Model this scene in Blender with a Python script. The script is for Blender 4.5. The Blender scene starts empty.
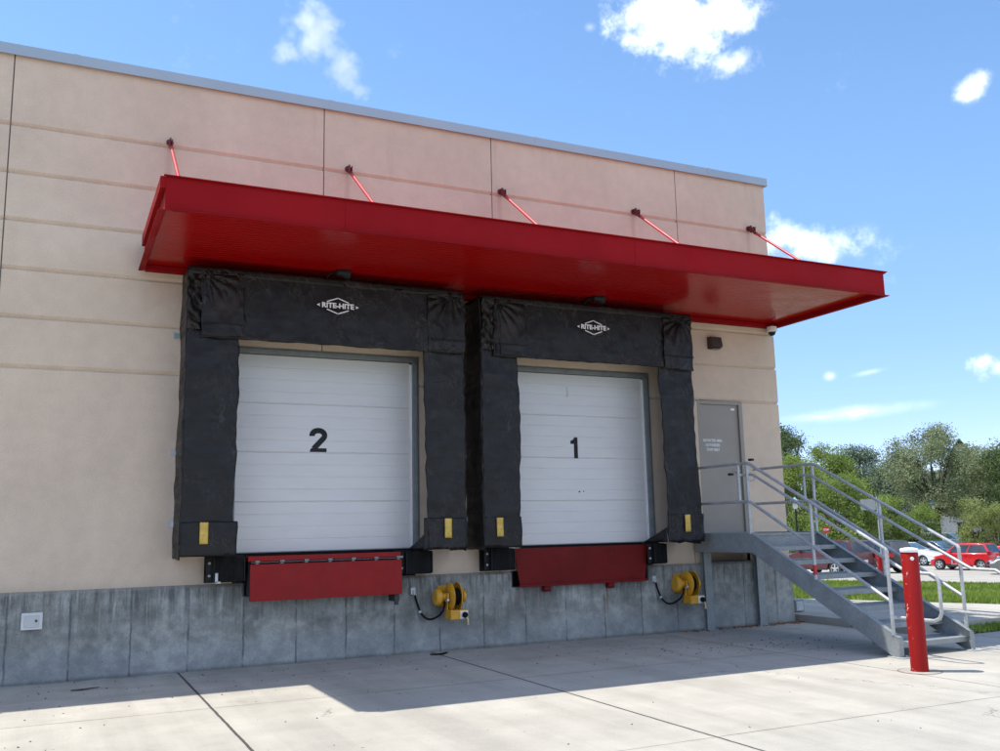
import bpy, bmesh, math, random
from mathutils import Vector, Matrix, noise
R = math.radians
random.seed(7)
scene = bpy.context.scene
COL = scene.collection

# ------------------------------------------------------------------ tagging and linking
def tag(o, label=None, cat=None, group=None, kind=None):
    if label: o['label'] = label
    if cat: o['category'] = cat
    if group: o['group'] = group
    if kind: o['kind'] = kind
    return o

def thing(name, label, cat, loc=(0, 0, 0), rz=0.0, group=None):
    o = bpy.data.objects.new(name, None)
    o.empty_display_size = 0.2
    COL.objects.link(o)
    o.location = loc
    o.rotation_euler = (0, 0, rz)
    return tag(o, label, cat, group)

ORIGIN = {}
class MB:
    """collects shapes in one mesh"""
    def __init__(s):
        s.v = []; s.f = []; s.sm = []
    def add(s, vs, fs, smooth=False):
        n = len(s.v)
        s.v += [tuple(p) for p in vs]
        for f in fs:
            s.f.append([i + n for i in f]); s.sm.append(smooth)
        return s
    def box(s, x0, x1, y0, y1, z0, z1, M=None):
        vs = [Vector((x, y, z)) for z in (z0, z1) for y in (y0, y1) for x in (x0, x1)]
        if M: vs = [M @ v for v in vs]
        return s.add(vs, [(0, 2, 3, 1), (4, 5, 7, 6), (0, 1, 5, 4), (2, 6, 7, 3), (0, 4, 6, 2), (1, 3, 7, 5)])
    def prism(s, poly, axis, a, b, smooth=False):
        """poly: 2-d points in the two other axes (in xyz order) extruded from a to b along axis"""
        n = len(poly)
        def P(u, w, t):
            return {0: (t, u, w), 1: (u, t, w), 2: (u, w, t)}[axis]
        vs = [P(u, w, a) for u, w in poly] + [P(u, w, b) for u, w in poly]
        fs = [tuple(range(n))[::-1], tuple(range(n, 2 * n))]
        s.add(vs, fs)
        s.add(vs, [(i, (i + 1) % n, n + (i + 1) % n, n + i) for i in range(n)], smooth)
        return s
    def tube(s, pts, r, n=12, caps=True, closed=False):
        pts = [Vector(p) for p in pts]
        rings = []; m = len(pts)
        up = None
        for i, p in enumerate(pts):
            if closed: d = pts[(i + 1) % m] - pts[i - 1]
            elif i == 0: d = pts[1] - p
            elif i == m - 1: d = p - pts[i - 1]
            else: d = (pts[i + 1] - p).normalized() + (p - pts[i - 1]).normalized()
            d.normalize()
            if up is None:
                up = Vector((0, 0, 1)) if abs(d.z) < 0.9 else Vector((1, 0, 0))
            a = d.cross(up).normalized(); b = d.cross(a).normalized(); up = -b if (-b).dot(up) > 0 else b
            rr = r[i] if isinstance(r, (list, tuple)) else r
            rings.append([p + (a * math.cos(2 * math.pi * k / n) + b * math.sin(2 * math.pi * k / n)) * rr for k in range(n)])
        vs = [v for rg in rings for v in rg]; fs = []
        for i in range(m if closed else m - 1):
            j = (i + 1) % m
            for k in range(n):
                fs.append((i * n + k, i * n + (k + 1) % n, j * n + (k + 1) % n, j * n + k))
        s.add(vs, fs, True)
        if caps and not closed:
            s.add(rings[0], [tuple(range(n))]); s.add(rings[-1], [tuple(range(n))[::-1]])
        return s
    def cyl(s, p0, p1, r0, r1=None, n=24):
        return s.tube([p0, p1], [r0, r0 if r1 is None else r1], n)
    def lathe(s, prof, c=(0, 0, 0), axis=2, n=32, smooth=True, cap=True):
        """prof: (radius, height) pairs"""
        vs = []
        for r, h in prof:
            for k in range(n):
                a = 2 * math.pi * k / n; u, w = r * math.cos(a), r * math.sin(a)
                q = {2: (u, w, h), 0: (h, u, w), 1: (u, h, w)}[axis]
                vs.append((c[0] + q[0], c[1] + q[1], c[2] + q[2]))
        fs = [(i * n + k, i * n + (k + 1) % n, (i + 1) * n + (k + 1) % n, (i + 1) * n + k) for i in range(len(prof) - 1) for k in range(n)]
        s.add(vs, fs, smooth)
        if cap:
            s.add(vs[:n], [tuple(range(n))[::-1]]); s.add(vs[-n:], [tuple(range(n))])
        return s
    def grid(s, fn, nu, nv, smooth=True):
        vs = [fn(i / nu, j / nv) for j in range(nv + 1) for i in range(nu + 1)]
        w = nu + 1
        return s.add(vs, [(j * w + i, j * w + i + 1, (j + 1) * w + i + 1, (j + 1) * w + i) for j in range(nv) for i in range(nu)], smooth)
    def build(s, name, mat, parent=None, label=None, bevel=0, solid=0, fix=True, angle=40, world=True):
        off = Vector((0, 0, 0))
        if parent is not None and world:
            root = parent
            while root.parent: root = root.parent
            off = Vector(root.location)
        me = bpy.data.meshes.new(name)
        me.from_pydata([tuple(Vector(v) - off) for v in s.v], [], s.f)
        me.polygons.foreach_set('use_smooth', s.sm)
        if fix:
            bm = bmesh.new(); bm.from_mesh(me)
            bmesh.ops.remove_doubles(bm, verts=bm.verts, dist=1e-5)
            bmesh.ops.recalc_face_normals(bm, faces=bm.faces)
            bm.to_mesh(me); bm.free()
        if any(s.sm): me.set_sharp_from_angle(angle=R(angle))
        me.materials.append(mat)
        o = bpy.data.objects.new(name, me); COL.objects.link(o)
        if parent is not None: o.parent = parent
        if solid:
            m = o.modifiers.new('thick', 'SOLIDIFY'); m.thickness = solid; m.offset = 0
        if bevel:
            m = o.modifiers.new('edge', 'BEVEL'); m.width = bevel; m.segments = 2; m.limit_method = 'ANGLE'; m.angle_limit = R(45)
            m.harden_normals = False
        if label: o['label'] = label
        return o

def copy_tree(o, parent=None):
    c = o.copy(); COL.objects.link(c)
    if parent is not None: c.parent = parent
    for ch in list(o.children): copy_tree(ch, c)
    return c

# ------------------------------------------------------------------ node helpers
def new_mat(name):
    m = bpy.data.materials.new(name); m.use_nodes = True
    nt = m.node_tree; nt.nodes.clear()
    out = nt.nodes.new('ShaderNodeOutputMaterial'); b = nt.nodes.new('ShaderNodeBsdfPrincipled')
    nt.links.new(b.outputs[0], out.inputs[0])
    return m, nt, b
class N:
    def __init__(s, nt): s.nt = nt
    def node(s, t, **kw):
        n = s.nt.nodes.new(t)
        for k, v in kw.items(): setattr(n, k, v)
        return n
    def link(s, a, b): s.nt.links.new(a, b)
    def val(s, sock, v):
        if hasattr(v, 'is_output') or isinstance(v, bpy.types.NodeSocket): s.link(v, sock)
        else: sock.default_value = v
    def math(s, op, a, b=0.0, c=None, clamp=False):
        n = s.node('ShaderNodeMath', operation=op, use_clamp=clamp)
        s.val(n.inputs[0], a); s.val(n.inputs[1], b)
        if c is not None: s.val(n.inputs[2], c)
        return n.outputs[0]
    def vmath(s, op, a, b=None):
        n = s.node('ShaderNodeVectorMath', operation=op)
        s.val(n.inputs[0], a)
        if b is not None: s.val(n.inputs[1], b)
        return n.outputs['Value'] if op in ('DOT_PRODUCT', 'LENGTH', 'DISTANCE') else n.outputs[0]
    def pos(s): return s.node('ShaderNodeNewGeometry').outputs['Position']
    def obj(s): return s.node('ShaderNodeTexCoord').outputs['Object']
    def xyz(s, v):
        n = s.node('ShaderNodeSeparateXYZ'); s.link(v, n.inputs[0]); return n.outputs
    def comb(s, x, y, z):
        n = s.node('ShaderNodeCombineXYZ')
        for i, v in enumerate((x, y, z)): s.val(n.inputs[i], v)
        return n.outputs[0]
    def scale(s, v, sx, sy, sz):
        n = s.node('ShaderNodeMapping'); s.link(v, n.inputs[0]); n.inputs['Scale'].default_value = (sx, sy, sz); return n.outputs[0]
    def noise(s, v, sc, detail=4, rough=.55, dist=0.0):
        n = s.node('ShaderNodeTexNoise'); s.link(v, n.inputs['Vector'])
        n.inputs['Scale'].default_value = sc; n.inputs['Detail'].default_value = detail
        n.inputs['Roughness'].default_value = rough; n.inputs['Distortion'].default_value = dist
        return n.outputs['Fac']
    def step(s, v, a, b, lo=0.0, hi=1.0):
        n = s.node('ShaderNodeMapRange', interpolation_type='SMOOTHSTEP')
        s.val(n.inputs[0], v); n.inputs[1].default_value = a; n.inputs[2].default_value = b
        n.inputs[3].default_value = lo; n.inputs[4].default_value = hi
        return n.outputs[0]
    def mix(s, f, a, b, mode='MIX'):
        n = s.node('ShaderNodeMix', data_type='RGBA', blend_type=mode)
        s.val(n.inputs[0], f)
        for i, v in ((6, a), (7, b)):
            if isinstance(v, (tuple, list)): n.inputs[i].default_value = (*v[:3], 1)
            else: s.link(v, n.inputs[i])
        return n.outputs[2]
    def mul(s, c, f):
        """colour times a grey factor"""
        return s.mix(1.0, c, s.comb(f, f, f), 'MULTIPLY')
    def bump(s, b, h, strength=.3, dist=.01):
        n = s.node('ShaderNodeBump'); n.inputs['Strength'].default_value = strength
        n.inputs['Distance'].default_value = dist; s.link(h, n.inputs['Height']); s.link(n.outputs[0], b.inputs['Normal'])
    def line(s, v, at, w, soft):
        """1 on a line at coordinate value at, half width w"""
        return s.step(s.math('ABSOLUTE', s.math('SUBTRACT', v, at)), w, w + soft, 1.0, 0.0)
    def mx(s, *a):
        r = a[0]
        for q in a[1:]: r = s.math('MAXIMUM', r, q)
        return r

def simple(name, col, rough=.5, metal=0.0, var=.12, vs=3.0, bump=0.0, bs=60, spec=.5, coat=0.0, dirt=None):
    """paint / metal with slight uneven tone and wear"""
    m, nt, b = new_mat(name); n = N(nt); p = n.obj()
    a = n.noise(p, vs, 5, .6)
    c = n.mul(tuple(col), n.step(a, .25, .75, 1 - var, 1 + var))
    if dirt:
        c = n.mix(n.step(n.noise(p, vs * 2.3, 6, .65), .52, .75, 0, dirt[1]), c, dirt[0])
    n.link(c, b.inputs['Base Color'])
    n.link(n.step(n.noise(p, vs * 4, 4), .3, .7, rough * .85, min(1, rough * 1.15)), b.inputs['Roughness'])
    b.inputs['Metallic'].default_value = metal
    b.inputs['Specular IOR Level'].default_value = spec
    if coat:
        b.inputs['Coat Weight'].default_value = coat; b.inputs['Coat Roughness'].default_value = .08
    if bump: n.bump(b, n.noise(p, bs, 4), bump, .004)
    return m

# ------------------------------------------------------------------ materials
def m_stucco():
    m, nt, b = new_mat('stucco_panel'); n = N(nt); p = n.pos()
    big = n.noise(p, .7, 4); mid = n.noise(p, 6, 5, .6); fine = n.noise(p, 95, 3, .7)
    c = n.mix(n.step(big, .3, .7), (.595, .478, .362), (.665, .538, .408))
    c = n.mul(c, n.step(mid, .25, .75, .95, 1.04))
    c = n.mul(c, n.step(fine, .3, .7, .86, 1.10))
    x, y, z = n.xyz(p)
    st = n.noise(n.comb(n.math('MULTIPLY', x, 5.0), 0.0, n.math('MULTIPLY', z, .35)), 1.0, 4, .7)
    drip = n.math('MULTIPLY', n.step(st, .56, .74), n.step(z, 5.2, 7.0, 0, .22))
    c = n.mix(drip, c, (.32, .24, .19))
    for rx_ in (1.07, 3.29, 5.51, 7.75, 9.96):
        w_ = n.math('ADD', x, n.math('MULTIPLY', n.math('SUBTRACT', n.noise(n.scale(p, 1, 1, .4), 4, 4), .5), .10))
        c = n.mix(n.math('MULTIPLY', n.line(w_, rx_, .004, .05), n.math('MULTIPLY', n.step(z, 5.0, 6.1), n.step(z, 6.2, 6.16, 0, .22))), c, (.30, .12, .09))
    sl = n.math('MULTIPLY', n.step(n.noise(n.vmath('ADD', p, (4, 0, 8)), .9, 6, .7), .52, .70), .12)
    c = n.mix(sl, c, (.40, .33, .26))
    c = n.mix(n.step(n.math('ADD', z, n.math('MULTIPLY', n.noise(p, 8, 4, .7), .16)), 1.16, 1.0, 0, .35), c, (.36, .29, .21))
    n.link(c, b.inputs['Base Color']); b.inputs['Roughness'].default_value = .9
    b.inputs['Specular IOR Level'].default_value = .25
    n.bump(b, n.math('ADD', fine, n.math('MULTIPLY', mid, .5)), .55, .006)
    return m
def m_foundation():
    m, nt, b = new_mat('foundation_concrete'); n = N(nt); p = n.pos(); x, y, z = n.xyz(p)
    big = n.noise(p, 1.3, 6, .62, .4); mid = n.noise(p, 7, 6, .65); fine = n.noise(p, 70, 4, .7)
    c = n.mix(n.step(big, .34, .66), (.185, .190, .168), (.35, .355, .318))
    c = n.mul(c, n.step(mid, .3, .7, .72, 1.22))
    # streaks running down from the ledge
    st = n.noise(n.comb(n.math('MULTIPLY', x, 13.0), 0.0, n.math('MULTIPLY', z, 1.1)), 1.0, 6, .7)
    up = n.step(z, .35, .95)
    dark = n.math('MULTIPLY', n.step(st, .46, .60), up)
    c = n.mix(n.math('MULTIPLY', dark, .8), c, (.085, .085, .08))
    st2 = n.noise(n.comb(n.math('MULTIPLY', x, 14.0), 5.0, n.math('MULTIPLY', z, 1.5)), 1.0, 5, .7)
    c = n.mix(n.math('MULTIPLY', n.step(st2, .52, .66), n.math('MULTIPLY', n.step(z, .1, .8), .6)), c, (.46, .46, .44))
    # a damp, darker course in the middle and pale lift lines
    wv = n.math('ADD', z, n.math('MULTIPLY', n.math('SUBTRACT', n.noise(p, 1.6, 5), .5), .35))
    lift = n.math('MULTIPLY', n.line(wv, .47, .004, .07), n.step(n.noise(p, 2.1, 3), .45, .62, 0, .45))
    c = n.mix(lift, c, (.13, .13, .125))
    blot = n.noise(n.vmath('ADD', p, (7, 3, 1)), 2.4, 7, .68)
    c = n.mix(n.step(blot, .50, .64, 0, .25), c, (.15, .158, .145))
    c = n.mix(n.step(n.noise(n.vmath('ADD', p, (1, 9, 4)), 3.3, 7, .7), .56, .70, 0, .45), c, (.38, .39, .385))
    c = n.mix(n.math('MULTIPLY', n.step(wv, .40, .20), .35), c, (.33, .35, .36))
    # form seams every 0.61 m
    fx = n.math('FRACT', n.math('DIVIDE', n.math('SUBTRACT', n.math('ADD', x, n.math('MULTIPLY', n.math('SUBTRACT', n.noise(p, 9, 4), .5), .035)), .24 - 6.1 + .305), .61))
    seam = n.line(fx, .5, .004, .022)
    seam = n.math('MULTIPLY', seam, n.step(n.noise(p, 5, 4), .35, .6, .25, 1))
    c = n.mix(n.math('MULTIPLY', seam, .8), c, (.085, .088, .09))
    c = n.mix(n.step(z, .905, .93, 0, .5), c, (.30, .27, .22))
    # rust under the right leveler
    ru = n.math('MULTIPLY', n.step(n.noise(n.scale(p, 12, 1, 1.5), 1.0, 5, .7), .50, .68), n.math('MULTIPLY', n.line(x, 5.75, .1, .35), n.math('MULTIPLY', n.step(z, .3, .6), n.step(z, .78, .68))))
    ru = n.mx(ru, n.math('MULTIPLY', n.line(x, 7.0, .004, .02), n.math('MULTIPLY', n.step(z, .2, .6), n.step(z, .80, .68))))
    c = n.mix(n.math('MULTIPLY', ru, .75), c, (.20, .085, .035))
    # pits
    pit = n.node('ShaderNodeTexVoronoi'); n.link(p, pit.inputs['Vector']); pit.inputs['Scale'].default_value = 16
    pd = n.math('MULTIPLY', n.step(pit.outputs['Distance'], .10, .05), n.step(n.noise(p, 3, 3), .5, .62))
    c = n.mix(pd, c, (.05, .05, .05))
    c = n.mul(c, n.step(fine, .3, .7, .88, 1.1))
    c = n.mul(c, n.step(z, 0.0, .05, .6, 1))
    n.link(c, b.inputs['Base Color']); b.inputs['Roughness'].default_value = .85
    h = n.math('SUBTRACT', n.math('ADD', n.math('MULTIPLY', mid, .8), n.math('MULTIPLY', fine, .3)), n.math('ADD', n.math('MULTIPLY', seam, .8), pd))
    n.bump(b, h, .6, .012)
    return m
JX = [-7.9, -4.8, -1.75, 1.36, 4.38, 7.80, 10.95, 14.1]
JY = [-12.0, -8.85, -5.68, -2.5]
def m_pavement(name='apron_concrete', tone=1.0, joints=True, seed=0.0):
    m, nt, b = new_mat(name); n = N(nt); p = n.pos(); x, y, z = n.xyz(p)
    pp = n.vmath('ADD', p, (seed, seed * 2, 0))
    big = n.noise(pp, .35, 5, .6, .3); mid = n.noise(pp, 2.6, 6, .65); fine = n.noise(pp, 60, 4, .7); sp = n.noise(pp, 190, 2, .6)
    c = n.mix(n.step(big, .3, .7), (.395 * tone, .37 * tone, .315 * tone), (.475 * tone, .445 * tone, .38 * tone))
    c = n.mul(c, n.step(mid, .25, .75, .90, 1.06))
    c = n.mix(n.step(n.noise(pp, 1.1, 7, .7), .56, .74, 0, .35), c, (.36, .335, .30))
    # hairline cracks and old drips
    ck = n.node('ShaderNodeTexVoronoi', feature='DISTANCE_TO_EDGE'); n.link(n.vmath('ADD', pp, n.comb(n.math('MULTIPLY', n.noise(pp, 2.2, 5, .7), .9), n.math('MULTIPLY', n.noise(n.vmath('ADD', pp, (9, 4, 0)), 2.2, 5, .7), .9), 0.0)), ck.inputs['Vector']); ck.inputs['Scale'].default_value = .22
    crk = n.math('MULTIPLY', n.step(ck.outputs['Distance'], .0035, .0012), n.step(n.noise(pp, .8, 2), .5, .62))
    c = n.mix(n.math('MULTIPLY', crk, .6), c, (.10, .09, .08))
    dr = n.node('ShaderNodeTexVoronoi'); n.link(n.vmath('ADD', pp, (2.3, 1.1, 0)), dr.inputs['Vector']); dr.inputs['Scale'].default_value = .9
    drp = n.math('MULTIPLY', n.step(n.math('ADD', dr.outputs['Distance'], n.math('MULTIPLY', n.noise(pp, 6, 5, .7), .10)), .17, .06), n.step(n.noise(pp, .6, 2), .46, .6))
    c = n.mix(n.math('MULTIPLY', drp, .30), c, (.17, .155, .14))
    # faint tyre tracks running to the docks
    x1_, y1_, z1_ = n.xyz(pp); tk = n.noise(n.comb(n.math('MULTIPLY', x1_, 2.6), n.math('MULTIPLY', y1_, .16), 3.0), 1.0, 5, .6)
    c = n.mul(c, n.step(tk, .35, .65, .90, 1.05))
    c = n.mul(c, n.step(fine, .3, .7, .93, 1.05))
    c = n.mul(c, n.step(sp, .35, .65, .93, 1.05))
    # small dark specks: grit, gum
    vo = n.node('ShaderNodeTexVoronoi'); n.link(pp, vo.inputs['Vector']); vo.inputs['Scale'].default_value = 3.1
    spk = n.math('MULTIPLY', n.step(vo.outputs['Distance'], .055, .03), n.step(n.noise(pp, 7, 2), .48, .6))
    c = n.mix(n.math('MULTIPLY', spk, .7), c, (.09, .08, .07))
    h = n.math('ADD', n.math('MULTIPLY', fine, .5), n.math('MULTIPLY', sp, .6))
    if joints:
        wob = n.math('MULTIPLY', n.math('SUBTRACT', n.noise(pp, 5, 5, .7), .5), .02)
        xw = n.math('ADD', x, wob); yw = n.math('ADD', y, wob)
        ls = []
        for k, jx in enumerate(JX): ls.append(n.line(xw, jx, .009 if abs(jx - 1.36) < .1 or abs(jx - 4.38) < .1 else .004, .006))
        L = n.mx(*ls)
        ly = n.math('MULTIPLY', n.mx(*[n.line(yw, jy, .0025, .006) for jy in JY]), n.step(n.noise(pp, 1.7, 4), .3, .6, .45, 1))
        J = n.mx(L, ly)
        # dirty band beside joints
        halo = n.mx(*[n.line(xw, jx, .0, .09) for jx in JX], *[n.line(yw, jy, .0, .09) for jy in JY])
        c = n.mix(n.math('MULTIPLY', halo, .14), c, (.30, .27, .23))
        # damp stain parallel to the wall and dirt against it
        st = n.math('MULTIPLY', n.step(n.noise(n.scale(pp, .6, 2.4, 1), 1.2, 6, .7), .42, .66), n.step(y, -3.6, -1.2))
        c = n.mix(n.math('MULTIPLY', st, .33), c, (.26, .245, .225))
        dirt = n.math('MULTIPLY', n.step(n.math('ADD', y, n.math('MULTIPLY', n.noise(pp, 4, 6, .7), .5)), .12, .30), .75)
        c = n.mix(dirt, c, (.13, .11, .09))
        c = n.mix(n.math('MULTIPLY', J, .9), c, (.035, .03, .028))
        h = n.math('SUBTRACT', h, n.math('MULTIPLY', J, 3.0))
    n.link(c, b.inputs['Base Color'])
    n.link(n.step(mid, .2, .8, .78, .92), b.inputs['Roughness']); b.inputs['Specular IOR Level'].default_value = .3
    n.bump(b, h, .35, .004)
    return m
def m_vinyl(name, col, dusty):
    m, nt, b = new_mat(name); n = N(nt); p = n.obj(); x, y, z = n.xyz(p)
    d = n.noise(p, 2.2, 6, .68, .6); s = n.noise(n.scale(p, 3, 1, 9), 1.2, 5, .7, .5)
    c = n.mix(n.math('MULTIPLY', n.step(d, .46, .78), dusty), col, (.065, .052, .043))
    # scuffs: thin pale diagonal rubs
    wv = n.node('ShaderNodeTexWave', wave_type='BANDS', bands_direction='DIAGONAL'); n.link(p, wv.inputs['Vector'])
    wv.inputs['Scale'].default_value = 3.7; wv.inputs['Distortion'].default_value = 14; wv.inputs['Detail'].default_value = 4; wv.inputs['Detail Scale'].default_value = 1.3
    sc = n.math('MULTIPLY', n.step(wv.outputs['Fac'], .93, .99), n.step(n.noise(p, 3.1, 3), .60, .75))
    c = n.mix(n.math('MULTIPLY', sc, .16), c, (.14, .135, .125))
    n.link(c, b.inputs['Base Color'])
    n.link(n.step(s, .3, .7, .34, .58), b.inputs['Roughness']); b.inputs['Specular IOR Level'].default_value = .32
    q1 = n.noise(n.comb(n.math('ADD', n.math('MULTIPLY', x, 2.6), n.math('MULTIPLY', z, 1.6)), y, n.math('SUBTRACT', n.math('MULTIPLY', z, 1.1), n.math('MULTIPLY', x, .6))), 2.0, 3, .55, .8)
    q2 = n.noise(n.comb(n.math('MULTIPLY', x, 2.2), n.math('ADD', y, 4.0), n.math('MULTIPLY', z, .7)), 3.2, 3, .5, .6)
    cr1 = n.step(n.math('ABSOLUTE', n.math('SUBTRACT', q1, .5)), .0, .035, 1, 0); cr2 = n.step(n.math('ABSOLUTE', n.math('SUBTRACT', q2, .47)), .0, .03, 1, 0)
    crs = n.math('MULTIPLY', n.math('ADD', cr1, n.math('MULTIPLY', cr2, .7)), n.step(n.noise(p, 1.7, 3), .42, .62))
    n.link(n.mix(n.math('MULTIPLY', crs, .22), c, (.11, .10, .09)), b.inputs['Base Color'])
    hh = n.math('ADD', n.noise(n.scale(p, 1, 1, .6), 6, 4, .55, .8), n.math('ADD', n.math('MULTIPLY', n.noise(p, 60, 3), .10), n.math('MULTIPLY', crs, .55)))
    n.bump(b, hh, .5, .018)
    return m
def m_door():
    m, nt, b = new_mat('white_door_steel'); n = N(nt); p = n.pos(); x, y, z = n.xyz(p)
    d = n.noise(n.scale(p, .8, 1, 3), 2.0, 6, .65); c = n.mix(n.step(d, .3, .8), (.66, .655, .63), (.61, .61, .59))
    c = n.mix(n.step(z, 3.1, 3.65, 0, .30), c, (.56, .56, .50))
    sm = n.math('MULTIPLY', n.step(n.noise(n.scale(p, 1.5, 1, 5), 2.0, 6, .7), .66, .8), .10)
    c = n.mix(sm, c, (.40, .40, .39))
    n.link(c, b.inputs['Base Color']); b.inputs['Roughness'].default_value = .38
    n.bump(b, n.noise(p, 45, 3), .12, .003)
    return m
def m_galv(name, base=.34, rough=.5, metal=.55, tint=(.93, 1.0, 1.08)):
    m, nt, b = new_mat(name); n = N(nt); p = n.obj()
    vo = n.node('ShaderNodeTexVoronoi'); n.link(p, vo.inputs['Vector']); vo.inputs['Scale'].default_value = 45
    g = n.math('ADD', n.math('MULTIPLY', n.xyz(vo.outputs['Color'])[0], .10), n.math('MULTIPLY', n.noise(p, 5, 6, .65), .5))
    c = n.mul(tuple(base * t for t in tint), n.step(g, .15, .5, .78, 1.18))
    n.link(c, b.inputs['Base Color']); b.inputs['Metallic'].default_value = metal
    n.link(n.step(g, .15, .5, rough * .85, rough * 1.2), b.inputs['Roughness'])
    n.bump(b, n.noise(p, 35, 3), .1, .003)
    return m
def m_red_canopy(name, lo, hi, rough, spec):
    m, nt, b = new_mat(name); n = N(nt); p = n.pos()
    a = n.noise(p, 1.0, 5); c = n.mix(n.step(a, .3, .7), lo, hi)
    s = n.step(n.noise(n.scale(p, 1, 2.5, 6), 9, 5, .75), .78, .84, 0, .25)
    c = n.mix(s, c, (.45, .15, .12))
    n.link(c, b.inputs['Base Color']); n.link(n.step(n.noise(p, 2.2, 5, .6), .3, .7, rough * .8, rough * 1.25), b.inputs['Roughness']); b.inputs['Specular IOR Level'].default_value = spec
    n.bump(b, n.noise(n.scale(p, .6, 2, 1), 1.6, 3), .06, .01)
    return m
def m_bollard():
    m, nt, b = new_mat('red_bollard_sleeve'); n = N(nt); p = n.obj(); x, y, z = n.xyz(p)
    ch = n.step(n.noise(n.scale(p, 1, 1, .55), 28, 4, .7), .62, .66)
    side = n.step(n.math('ADD', n.math('MULTIPLY', x, -.9), n.math('MULTIPLY', y, .43)), .052, .075)
    wear = n.math('MULTIPLY', ch, n.math('ADD', n.math('MULTIPLY', side, .9), .0))
    c = n.mix(n.noise(p, 2, 3), (.27, .009, .008), (.33, .013, .011))
    c = n.mix(wear, c, (.75, .72, .68))
    n.link(c, b.inputs['Base Color']); b.inputs['Roughness'].default_value = .55; b.inputs['Specular IOR Level'].default_value = .15
    return m
def m_leaf(name, c1, c2, trans=.25):
    m, nt, b = new_mat(name); n = N(nt); p = n.obj()
    rnd = n.node('ShaderNodeNewGeometry').outputs['Random Per Island']
    a = n.noise(p, .5, 3)
    f = n.math('ADD', n.math('MULTIPLY', rnd, .42), n.math('MULTIPLY', n.step(a, .35, .65), .55))
    c = n.mix(f, c1, c2)
    n.link(c, b.inputs['Base Color']); b.inputs['Roughness'].default_value = .8; b.inputs['Specular IOR Level'].default_value = .08
    tr = n.node('ShaderNodeBsdfTranslucent'); n.link(n.mul(c, 1.2), tr.inputs['Color'])
    ms = n.node('ShaderNodeMixShader'); ms.inputs[0].default_value = trans
    out = [q for q in nt.nodes if q.type == 'OUTPUT_MATERIAL'][0]
    n.link(b.outputs[0], ms.inputs[1]); n.link(tr.outputs[0], ms.inputs[2]); n.link(ms.outputs[0], out.inputs[0])
    return m
def m_grass(name, c1, c2):
    m, nt, b = new_mat(name); n = N(nt); p = n.pos()
    c = n.mix(n.step(n.noise(p, 1.1, 5, .6), .3, .7), c1, c2); c = n.mul(c, n.step(n.noise(p, 25, 4, .7), .3, .7, .7, 1.2))
    n.link(c, b.inputs['Base Color']); b.inputs['Roughness'].default_value = .9; b.inputs['Specular IOR Level'].default_value = .15
    n.bump(b, n.noise(p, 30, 4), .6, .03)
    return m
def m_glass(name, col=(.02, .025, .03)):
    m, nt, b = new_mat(name); n = N(nt)
    n.link(n.mul(col, n.step(n.noise(n.obj(), 2.5, 3), .3, .7, .6, 1.6)), b.inputs['Base Color'])
    b.inputs['Roughness'].default_value = .06; b.inputs['Specular IOR Level'].default_value = .9
    return m
def m_bark():
    m, nt, b = new_mat('tree_bark'); n = N(nt); p = n.obj()
    c = n.mix(n.noise(n.scale(p, 3, 3, .6), 3, 5), (.035, .028, .022), (.10, .08, .062))
    n.link(c, b.inputs['Base Color']); b.inputs['Roughness'].default_value = .9
    return m
def m_brick():
    m, nt, b = new_mat('red_brick'); n = N(nt)
    br = n.node('ShaderNodeTexBrick'); n.link(n.obj(), br.inputs['Vector']); br.inputs['Scale'].default_value = 4
    br.inputs['Color1'].default_value = (.30, .085, .055, 1); br.inputs['Color2'].default_value = (.22, .06, .045, 1); br.inputs['Mortar'].default_value = (.35, .3, .27, 1)
    n.link(br.outputs['Color'], b.inputs['Base Color']); b.inputs['Roughness'].default_value = .9
    return m

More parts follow.
